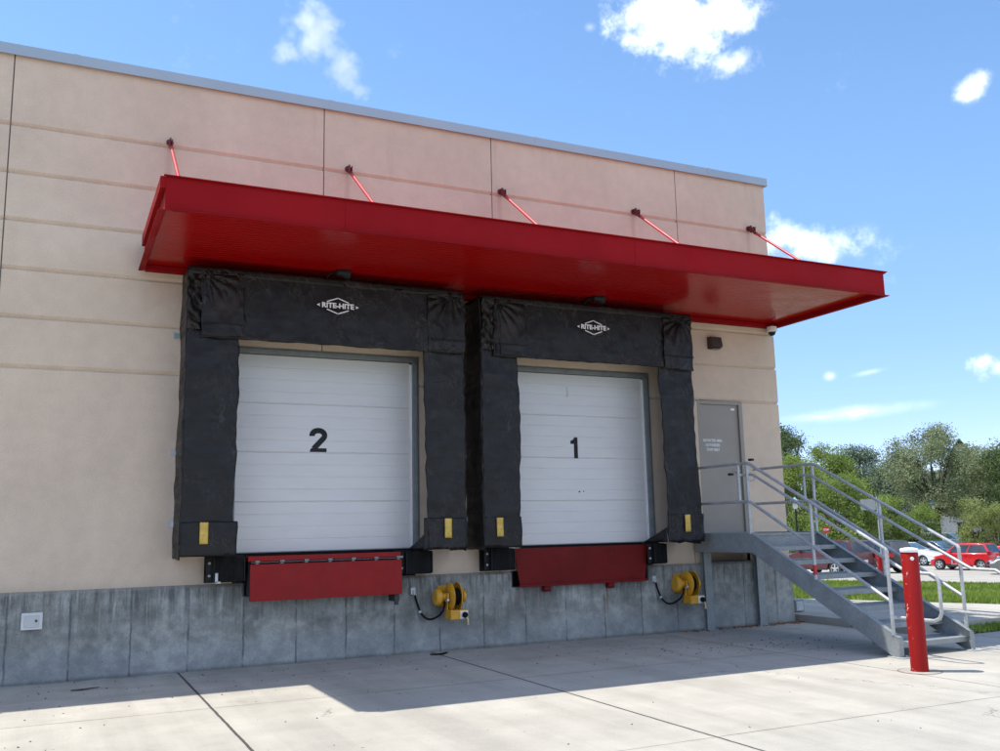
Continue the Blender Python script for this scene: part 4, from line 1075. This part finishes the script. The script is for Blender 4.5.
    q = MB(); q.box(xf - .10, xf + .015, -W * .30, W * .30, hz_ - .10, hz_ + .01); q.box(xf - .06, xf + .012, -W * .36, W * .36, g + .10, g + .24); q.build('grille', M['plastic'], root, world=False, bevel=.01)
    q = MB(); q.box(xr - .03, xr + .10, -W * .46, W * .46, g + .10, g + .26); q.build('rear_bumper', M['plastic'] if style in ('suv', 'pickup') else pmat, root, world=False, bevel=.02)
    q = MB(); q.box(xr - .012, xr - .0, -.17, .17, .66, .78); q.build('licence_plate', M['plate'], root, world=False)
    return root
def face(bear, delta):
    """heading whose forward axis is picture right turned by delta degrees towards the viewer"""
    a = -R(bear)        # picture-right direction has angle -bearing
    return a - R(delta)
RED = paint('red', (.62, .012, .018), .0); MAR = paint('maroon', (.10, .012, .014), .3); BLK = paint('black', (.012, .013, .015), .2)
WHT = paint('white', (.72, .73, .74), .0); GRY = paint('gunmetal', (.20, .20, .185), .5); BLU = paint('blue', (.05, .10, .16), .4)
TEA = paint('light_blue', (.16, .27, .33), .4); SIL = paint('silver', (.45, .46, .47), .6); DKR = paint('dark_red', (.30, .02, .03), .3)
def car(px_b, d, style, pm, label, delta, **kw): return make_car(style, pm, label, at(px_b, d), face(px_b, delta), **kw)
car(51.5, 60.4, 'hatch', RED, 'bright red hatchback parked behind the end of the stair railing', 205)
car(44.35, 50.2, 'suv', MAR, 'maroon suv seen through the stair treads, its tail beside the black suv', 221, cat='suv')
car(46.55, 55.3, 'suv', BLK, 'black suv parked right beside the maroon suv', 221, cat='suv')
car(48.7, 67.0, 'sedan', WHT, 'white sedan facing right behind the tall red bollard', 30)
car(55.0, 53.0, 'sedan', GRY, 'gunmetal grey car with black wheels at the right edge', 176, rimmat=M['rimk'])
car(54.95, 68.0, 'pickup', RED, 'bright red pickup at the right edge behind the grey car', 190, cat='pickup')
car(50.15, 71.0, 'sedan', BLU, 'blue sedan between the white sedan and the red hatchback', 30)
car(48.75, 79.0, 'sedan', BLK, 'black sedan in the far row behind the white sedan', 200)
car(49.75, 83.0, 'sedan', DKR, 'small dark red car in the far row, only its roof showing', 25)
car(50.7, 92.0, 'suv', TEA, 'light blue suv in the far row under the big tree', 20, cat='suv')
car(51.5, 94.0, 'suv', paint('navy', (.02, .03, .05), .3), 'dark navy suv at the right end of the far row', 195, cat='suv')
car(47.1, 73.0, 'sedan', SIL, 'silver sedan partly hidden behind the black suv', 170)

# ------------------------------------------------------------------ lamps and signs beyond
def street_lamp(bear, dist, h, label):
    c = at(bear, dist); b = thing('street_lamp', label, 'street lamp', c, 0, 'teal-headed lamps in the parking lot')
    t = MB(); t.lathe([(.12, 0), (.12, .25), (.07, .3), (.05, h - .5)], c, 2, 14); t.build('pole', M['black'], b)
    t = MB(); t.lathe([(.10, h - .5), (.16, h - .35), (.16, h - .12), (.10, h - .08)], c, 2, 14); t.build('lamp_glass', M['box'], b)
    t = MB(); t.lathe([(.52, h - .10), (.50, h - .05), (.12, h + .10), (.05, h + .22), (.0, h + .24)], c, 2, 18, cap=False); t.build('lamp_cap', M['teal'], b)
street_lamp(42.85, 62, 4.2, 'teal-capped lamp post just right of the building corner')
street_lamp(45.0, 78, 3.6, 'teal-capped lamp post half hidden by leaves above the stair rail')
street_lamp(49.35, 90, 4.0, 'teal-capped lamp post left of the big tree trunk, farther left of two')
street_lamp(50.15, 84, 4.2, 'teal-capped lamp post closest to the big tree trunk')
c = at(44.45, 66); b = thing('stop_sign', 'red octagonal stop sign at the back of the parking lot', 'sign', c, -R(44.45))
t = MB(); t.box(-.03, .03, -.02, .02, 0, 2.1); t.build('sign_post', M['galv'], b, world=False)
t = MB(); t.prism([(.23 * math.cos(R(22.5 + 45 * k)), 2.35 + .23 * math.sin(R(22.5 + 45 * k))) for k in range(8)], 1, -.035, -.025); sp_ = t.build('sign_plate', M['sign_red'], b, world=False)
t = MB(); vs, fs = text_mesh('STOP', .16, offset=.004, sx=.85); t.add([(v.x, -.037 - v.z, 2.35 + v.y) for v in vs], fs); t.build('sign_lettering', M['white'], sp_, world=False, fix=False)
c = at(46.75, 47.5); b = thing('road_sign', 'grey back of a road sign on two posts seen over the railing', 'sign', c, -R(46.7))
t = MB(); t.box(-.30, .36, -.02, .0, 3.05, 3.55); t.build('sign_plate', simple('sign_back', (.30, .31, .30), .7), b, world=False)
for x in (.42, ):
    t = MB(); t.box(x - .03, x + .03, .0, .05, 0, 3.66); t.build('sign_post', M['galv'], b, world=False)

# ------------------------------------------------------------------ houses beyond the trees
c = at(51.75, 150); b = thing('gabled_building', 'stone and red brick building with a pointed green gable behind the trees', 'building', c, -R(51.9))
t = MB(); t.box(-7, 16, 0, 12, 0, 9.5); t.build('wall', M['brick'], b, world=False)
t = MB(); t.box(-1.7, 1.7, -.5, 8, 9.5, 11.6); t.prism([(-1.7, 11.6), (1.7, 11.6), (0, 13.9)], 1, -.5, 8); t.build('gable', M['stone'], b, world=False)
t = MB()
for s in (-1, 1):
    t.add([(0, -1.0, 14.05), (0, 8, 14.05), (s * 2.0, 8, 11.35), (s * 2.0, -1.0, 11.35), (0, -1.0, 14.35), (0, 8, 14.35), (s * 2.2, 8, 11.35), (s * 2.2, -1.0, 11.35)], [(0, 1, 2, 3), (4, 7, 6, 5), (0, 3, 7, 4), (3, 2, 6, 7), (1, 5, 6, 2), (0, 4, 5, 1)])
t.build('roof', M['roofgreen'], b, world=False)
t = MB(); t.box(-7.3, 16.3, -.4, 12.4, 9.5, 9.9); t.build('eaves', M['stone'], b, world=False)
for k in range(6):
    x = -5.5 + k * 3.9
    for z in (2.0, 6.0):
        t = MB(); t.box(x - .7, x + .7, -.06, -.01, z, z + 1.9); w = t.build('window', M['stone'], b, world=False)
        t = MB(); t.box(x - .6, x + .6, -.08, -.062, z + .1, z + 1.8); t.build('pane', M['glass'], w, world=False)
c = at(50.9, 112); b = thing('low_building', 'low pale building behind the trunk of the big tree', 'building', c, -R(50.9))
t = MB(); t.box(-7, 9, 0, 8, 0, 3.6); t.build('wall', M['wood'], b, world=False)
t = MB(); t.prism([(-7.6, 3.6), (9.6, 3.6), (7.5, 5.2), (-5.5, 5.2)], 1, -.6, 8.6); t.build('roof', simple('grey_shingle', (.18, .18, .18), .9), b, world=False)
for x in (-5, -2, 1.2, 4.2, 7):
    t = MB(); t.box(x - .5, x + .5, -.05, -.01, 1.2, 2.5); t.build('window', M['glass'], b, world=False)

# ------------------------------------------------------------------ trees
LEAF = {
    'olive': m_leaf('leaf_olive', (.15, .18, .085), (.35, .39, .21)),
    'dark': m_leaf('leaf_dark', (.05, .08, .03), (.16, .21, .08)),
    'bright': m_leaf('leaf_bright', (.11, .17, .035), (.33, .41, .11), .35),
    'blue': m_leaf('leaf_blue_green', (.09, .13, .08), (.25, .31, .19)),
    'yellow': m_leaf('leaf_yellow_green', (.17, .21, .06), (.40, .44, .16), .35),
}
def tree(name, label, bear, dist, height, width, kind, cat='tree', base=.22, n=9000, leaf=.26, seed=1, limbs=9, lump=.34, trunk_r=None, group='trees beyond the parking lot', lean=0):
    rnd = random.Random(seed); c = at(bear, dist)
    root = thing(name, label, cat, c, 0, group)
    tr = trunk_r or height * .022; cz = height * base
    t = MB(); t.tube([(0, 0, -.2), (.1 * tr, 0, cz * .5), (lean * .3, 0, cz), (lean, .1, height * .55), (lean * 1.2, 0, height * .8)], [tr * 1.25, tr, tr * .85, tr * .45, tr * .15], 10)
    cl = []
    for k in range(limbs):
        a = k * 2.4 + rnd.uniform(-.4, .4); z0 = cz * rnd.uniform(.75, 1.3); rr = width * .5 * rnd.uniform(.45, .85); z1 = z0 + (height - z0) * rnd.uniform(.25, .85)
        e = (lean + rr * math.cos(a), rr * math.sin(a), z1)
        mid = (lean * .6 + rr * .45 * math.cos(a), rr * .45 * math.sin(a), z0 + (z1 - z0) * .45)
        t.tube([(lean * .2, 0, z0), mid, e], [tr * .5, tr * .33, tr * .08], 7)
        for j in range(2):
            f = (mid[0] + rnd.uniform(-1, 1) * width * .2, mid[1] + rnd.uniform(-1, 1) * width * .2, mid[2] + rnd.uniform(.1, .3) * height); t.tube([mid, f], [tr * .2, tr * .05], 5)
    t.build('trunk', M['bark'], root, world=False)
    # crown: lumps spread over an ellipsoid shell, leaf clusters within each lump
    lumps = []
    H2 = (height - cz * .8) / 2; zc = cz * .8 + H2
    for k in range(int(26 / lump * .34)):
        z = rnd.uniform(-.95, .95); a = rnd.uniform(0, math.tau); rr = math.sqrt(1 - z * z) * rnd.uniform(.45, .90)
        lumps.append((lean + rr * math.cos(a) * width / 2, rr * math.sin(a) * width / 2, zc + z * H2 * .86, rnd.uniform(.6, 1.15) * lump * min(width, 2 * H2) * .5))
    vs = []; fs = []
    ring = len(lumps); tot = sum(l[3] ** 2 for l in lumps)
    for (lx, ly, lz, lr) in lumps:
        m_ = int(n * 2.1 * lr * lr / tot)
        nc = max(5, m_ // 26)
        for _ in range(nc):
            u = Vector((rnd.gauss(0, 1), rnd.gauss(0, 1), rnd.gauss(0, .8))).normalized() * lr * rnd.uniform(.55, 1.12)
            cc = Vector((lx, ly, lz)) + u
            rad = leaf * rnd.uniform(1.0, 2.4)
            for _ in range(m_ // nc):
                p = cc + Vector((max(-1.6, min(1.6, rnd.gauss(0, 1))) * rad, max(-1.6, min(1.6, rnd.gauss(0, 1))) * rad, max(-1.4, min(1.4, rnd.gauss(0, 1))) * rad * .7))
                if p.z < .15: continue
                d = Vector((rnd.gauss(0, 1), rnd.gauss(0, 1), rnd.gauss(0, .7) + .3)).normalized(); e = d.orthogonal().normalized()
                e = (Matrix.Rotation(rnd.uniform(0, 6.28), 3, d) @ e); g_ = d.cross(e); s = leaf * rnd.uniform(.26, .52)
                i = len(vs); vs += [p - e * s, p - g_ * s * .55, p + e * s, p + g_ * s * .55]; fs.append((i, i + 1, i + 2, i + 3))
    me = bpy.data.meshes.new('crown'); me.from_pydata([tuple(v) for v in vs], [], fs); me.materials.append(LEAF[kind])
    o = bpy.data.objects.new('crown', me); COL.objects.link(o); o.parent = root
    return root
#    name, label, bearing, dist, height, width, kind
tree('leafy_tree', 'tall dark tree whose crown meets the corner of the building', 42.1, 96, 12.9, 6.4, 'dark', n=12000, leaf=.25, seed=3)
tree('leafy_tree', 'bright green tree nearest the right of the building corner', 43.0, 74, 7.9, 5.0, 'bright', n=10000, leaf=.20, seed=4, base=.1)
tree('leafy_tree', 'rounded yellowish green tree between the dark corner tree and the blue-green one', 44.85, 100, 10.9, 5.2, 'bright', n=9000, leaf=.24, seed=5, base=.15)
tree('leafy_tree', 'bluish green tree with a rounded top left of the sky gap', 46.5, 106, 11.5, 5.0, 'blue', n=9000, leaf=.24, seed=6, base=.12)
tree('leafy_tree', 'bright green tree behind the upper stair railing', 45.2, 70, 6.3, 4.8, 'bright', n=9000, leaf=.19, seed=7, base=.08)
tree('leafy_tree', 'dark low tree under the sky gap', 47.0, 100, 7.0, 5.0, 'dark', n=7000, leaf=.25, seed=8, base=.1)
tree('leafy_tree', 'pale grey-green tree directly left of the big tree', 48.2, 98, 9.2, 4.8, 'blue', n=7500, leaf=.23, seed=9, base=.15)
tree('spreading_tree', 'big spreading grey-green tree with a forked dark trunk, tallest of all', 50.25, 86, 10.4, 7.4, 'olive', n=16000, leaf=.20, seed=10, base=.34, limbs=13, lump=.26, trunk_r=.26)
tree('spreading_tree', 'grey-green tree right of the tallest tree below the pointed gable', 52.5, 94, 9.9, 6.4, 'olive', n=12000, leaf=.22, seed=12, base=.22, limbs=10, lump=.28)
tree('leafy_tree', 'dark green tree at the right edge behind the yellowish sapling', 54.0, 84, 8.9, 5.4, 'dark', n=10000, leaf=.22, seed=13, base=.18)
tree('small_tree', 'low bright green tree above the black suv', 47.6, 76, 4.7, 3.4, 'bright', n=5000, leaf=.16, seed=14, base=.08, lump=.32)
tree('small_tree', 'low bright green tree directly above the white sedan', 49.3, 78, 4.0, 3.6, 'bright', n=5000, leaf=.16, seed=15, base=.08, lump=.32)
tree('small_tree', 'slender yellow-green sapling above the red hatchback', 51.95, 74, 4.4, 2.3, 'yellow', n=3000, leaf=.14, seed=16, base=.12, lump=.32)
tree('small_tree', 'yellow-green sapling at the right edge above the red pickup', 53.1, 75, 4.1, 2.2, 'yellow', n=3000, leaf=.14, seed=17, base=.1, lump=.32)
tree('small_tree', 'yellow-green bush behind the road sign', 46.4, 72, 3.7, 2.6, 'yellow', n=3500, leaf=.15, seed=18, base=.06)
# far wooded belt that closes the view
def belt():
    rnd = random.Random(99); vs = []; fs = []
    for k in range(80):
        b_ = 36 + k * .62 if k < 70 else rnd.uniform(38, 66); d_ = rnd.uniform(118, 140); c = at(b_, d_ - (0 if b_ < 66 else 8)); R_ = rnd.uniform(3.2, 5.0); hz_ = rnd.uniform(3.0, 4.4)
        for _ in range(420):
            u = Vector((rnd.gauss(0, 1), rnd.gauss(0, 1), rnd.gauss(0, 1))).normalized() * R_ * rnd.uniform(.5, 1.1)
            p = Vector((c[0], c[1], c[2] + hz_)) + u
            d = Vector((rnd.gauss(0, 1), rnd.gauss(0, 1), rnd.gauss(0, 1))).normalized(); e = d.orthogonal(); g_ = d.cross(e); s = rnd.uniform(.3, .6)
            i = len(vs); vs += [p - e * s, p - g_ * s * .6, p + e * s, p + g_ * s * .6]; fs.append((i, i + 1, i + 2, i + 3))
    me = bpy.data.meshes.new('far_woods'); me.from_pydata([tuple(v) for v in vs], [], fs); me.materials.append(LEAF['dark'])
    o = bpy.data.objects.new('far_woods', me); COL.objects.link(o); tag(o, kind='stuff')
belt()

# ------------------------------------------------------------------ sun and sky
to_sun = Vector((-1.77, 1.15, 4.92)).normalized()
el = math.asin(to_sun.z); az = math.atan2(to_sun.x, to_sun.y)     # azimuth from +y towards +x
sun = bpy.data.objects.new('sun', bpy.data.lights.new('sun', 'SUN')); COL.objects.link(sun)
sun.data.energy = 3.0; sun.data.angle = R(.53); sun.data.color = (1.0, .955, .88)
sun.rotation_euler = to_sun.to_track_quat('Z', 'Y').to_euler(); sun.location = (0, 0, 30)

world = bpy.data.worlds.new('World'); scene.world = world; world.use_nodes = True
nt = world.node_tree; nt.nodes.clear(); n = N(nt)
out = n.node('ShaderNodeOutputWorld'); bg = n.node('ShaderNodeBackground'); n.link(bg.outputs[0], out.inputs[0])
sky = n.node('ShaderNodeTexSky', sky_type='NISHITA'); sky.sun_disc = False; sky.sun_elevation = el; sky.sun_rotation = az
sky.air_density = 1.0; sky.dust_density = .15; sky.ozone_density = 1.3; sky.altitude = 100
dirv = n.node('ShaderNodeTexCoord').outputs['Generated']
dirn = n.vmath('NORMALIZE', dirv)
warp = n.noise(dirn, 9, 6, .62); fineN = n.noise(dirn, 34, 8, .62); wisp = n.noise(n.vmath('ADD', dirn, (3, 1, 2)), 14, 8, .68)
CLOUDS = [  # centre direction, half width, half height (radians), tilt (deg), softness, density
    ((.5428, .6819, .4904), .075, .040, -6, .5, 1.0), ((.520, .690, .502), .060, .035, 10, .5, 1.0), ((.573, .655, .492), .055, .036, 0, .5, 1.0),
    ((.5874, .6723, .4506), .034, .018, 20, .6, .75),
    ((.7485, .5331, .3944), .020, .011, 25, .7, .9),
    ((.6753, .6831, .2782), .060, .022, -12, .6, .9), ((.650, .705, .282), .035, .024, 0, .6, .9),
    ((.795, .588, .149), .022, .020, 0, .6, .95), ((.806, .578, .140), .03, .016, 0, .6, .95),
    ((.7245, .6808, .1078), .085, .0085, 3, .9, .55), ((.700, .706, .105), .05, .006, 0, .9, .5),
    ((.7034, .6957, .1456), .008, .006, 0, .9, .7), ((.7293, .6683, .1466), .022, .004, 8, .9, .5), ((.4617, .737, .4936), .008, .006, 0, .9, .4),
    ((-.8, .2, .5), .3, .14, 10, .5, 1), ((.2, -.7, .6), .55, .25, 5, .5, 1), ((.85, -.35, .4), .3, .14, 5, .5, 1), ((-.4, -.8, .35), .40, .16, 5, .5, 1), ((.3, -.25, .9), .35, .2, 30, .5, 1), ((.35, -.9, .22), .45, .12, 0, .5, 1),  # clouds out of view, added to give more white fill light
]
mask = None
for (c, su, sv, tilt, soft, den) in CLOUDS:
    c = Vector(c).normalized(); u = Vector((0, 0, 1)).cross(c).normalized() * -1; v = u.cross(c).normalized()
    if v.z < 0: v = -v
    a = R(tilt); uu = u * math.cos(a) + v * math.sin(a); vv = -u * math.sin(a) + v * math.cos(a)
    du = n.math('DIVIDE', n.vmath('DOT_PRODUCT', dirn, tuple(uu)), su); dv = n.math('DIVIDE', n.vmath('DOT_PRODUCT', dirn, tuple(vv)), sv)
    r_ = n.math('SQRT', n.math('ADD', n.math('MULTIPLY', du, du), n.math('MULTIPLY', dv, dv)))
    front = n.math('GREATER_THAN', n.vmath('DOT_PRODUCT', dirn, tuple(c)), 0.0)
    am = .35 if sv < .01 else 1.0
    q = n.math('ADD', n.math('SUBTRACT', 1.0, r_), n.math('ADD', n.math('MULTIPLY', n.math('SUBTRACT', warp, .5), 3.4 * am), n.math('MULTIPLY', n.math('SUBTRACT', fineN, .5), 1.9 * am)))
    mk = n.math('MULTIPLY', n.math('MULTIPLY', n.step(q, -.10, soft * 2.7, 0, den), front), n.step(r_, 2.0, .9, 0, 1))
    mask = mk if mask is None else n.math('MAXIMUM', mask, mk)
thin = n.math('MULTIPLY', n.step(wisp, .60, .85), .10)
mask = n.math('MAXIMUM', mask, thin)
hs = n.node('ShaderNodeHueSaturation'); n.link(sky.outputs[0], hs.inputs['Color']); hs.inputs['Saturation'].default_value = 1.12; hs.inputs['Value'].default_value = .83
cloudc = n.mix(n.step(fineN, .3, .7), (7.6, 7.7, 8.0), (10.8, 10.8, 10.8))
dz = n.xyz(dirn)[2]
skyb = n.mix(n.step(dz, .42, .02, 0, 1), hs.outputs[0], n.mix(1.0, hs.outputs[0], (.61, .66, 1.0), 'MULTIPLY'))
skyc = n.mix(mask, skyb, cloudc)
n.link(skyc, bg.inputs['Color']); bg.inputs['Strength'].default_value = .15

scene.view_settings.view_transform = 'Standard'; scene.view_settings.look = 'None'; scene.view_settings.gamma = 1; scene.view_settings.use_curve_mapping = False
scene.view_settings.exposure = 0.97
scene.cycles.max_bounces = 8; scene.cycles.diffuse_bounces = 5

# ------------------------------------------------------------------ steam rising behind the roof
m = bpy.data.materials.new('steam'); m.use_nodes = True; nt = m.node_tree; nt.nodes.clear(); n = N(nt)
out = n.node('ShaderNodeOutputMaterial'); pv = n.node('ShaderNodeVolumePrincipled'); n.link(pv.outputs[0], out.inputs['Volume'])
pv.inputs['Color'].default_value = (.97, .975, .98, 1); pv.inputs['Anisotropy'].default_value = .45; scene.cycles.volume_bounces = 12; scene.cycles.max_bounces = 14
DST = 62
PL = [((.2666, .8596, .436), .35), ((.262, .859, .445), .65), ((.250, .857, .455), .95), ((.240, .8556, .463), 1.1), ((.226, .853, .473), 1.2), ((.212, .848, .486), 1.5), ((.204, .845, .497), 1.3), ((.187, .862, .474), 1.2)]
pp = n.pos(); q = None; cs = []
for d_, r_ in PL:
    c = EYE + Vector(d_).normalized() * DST; cs.append((c, r_))
    k = n.math('SUBTRACT', 1.0, n.math('DIVIDE', n.vmath('DISTANCE', pp, tuple(c)), r_ * 1.25)); 
    if r_ == 1.2: k = n.math('SUBTRACT', k, .25)
    q = k if q is None else n.math('MAXIMUM', q, k)
nz = n.math('MULTIPLY', n.math('SUBTRACT', n.noise(pp, .9, 6, .65), .5), 3.0)
dn = n.step(n.math('ADD', q, nz), .05, .95, 0, .55)
n.link(n.math('MULTIPLY', dn, n.step(q, -.35, .1)), pv.inputs['Density'])
lo = Vector([min((c[i] - r * 1.9) for c, r in cs) for i in range(3)]); hi = Vector([max((c[i] + r * 1.9) for c, r in cs) for i in range(3)])
t = MB(); t.box(lo.x, hi.x, lo.y, hi.y, lo.z, hi.z)
tag(t.build('steam_plume', m), kind='stuff')
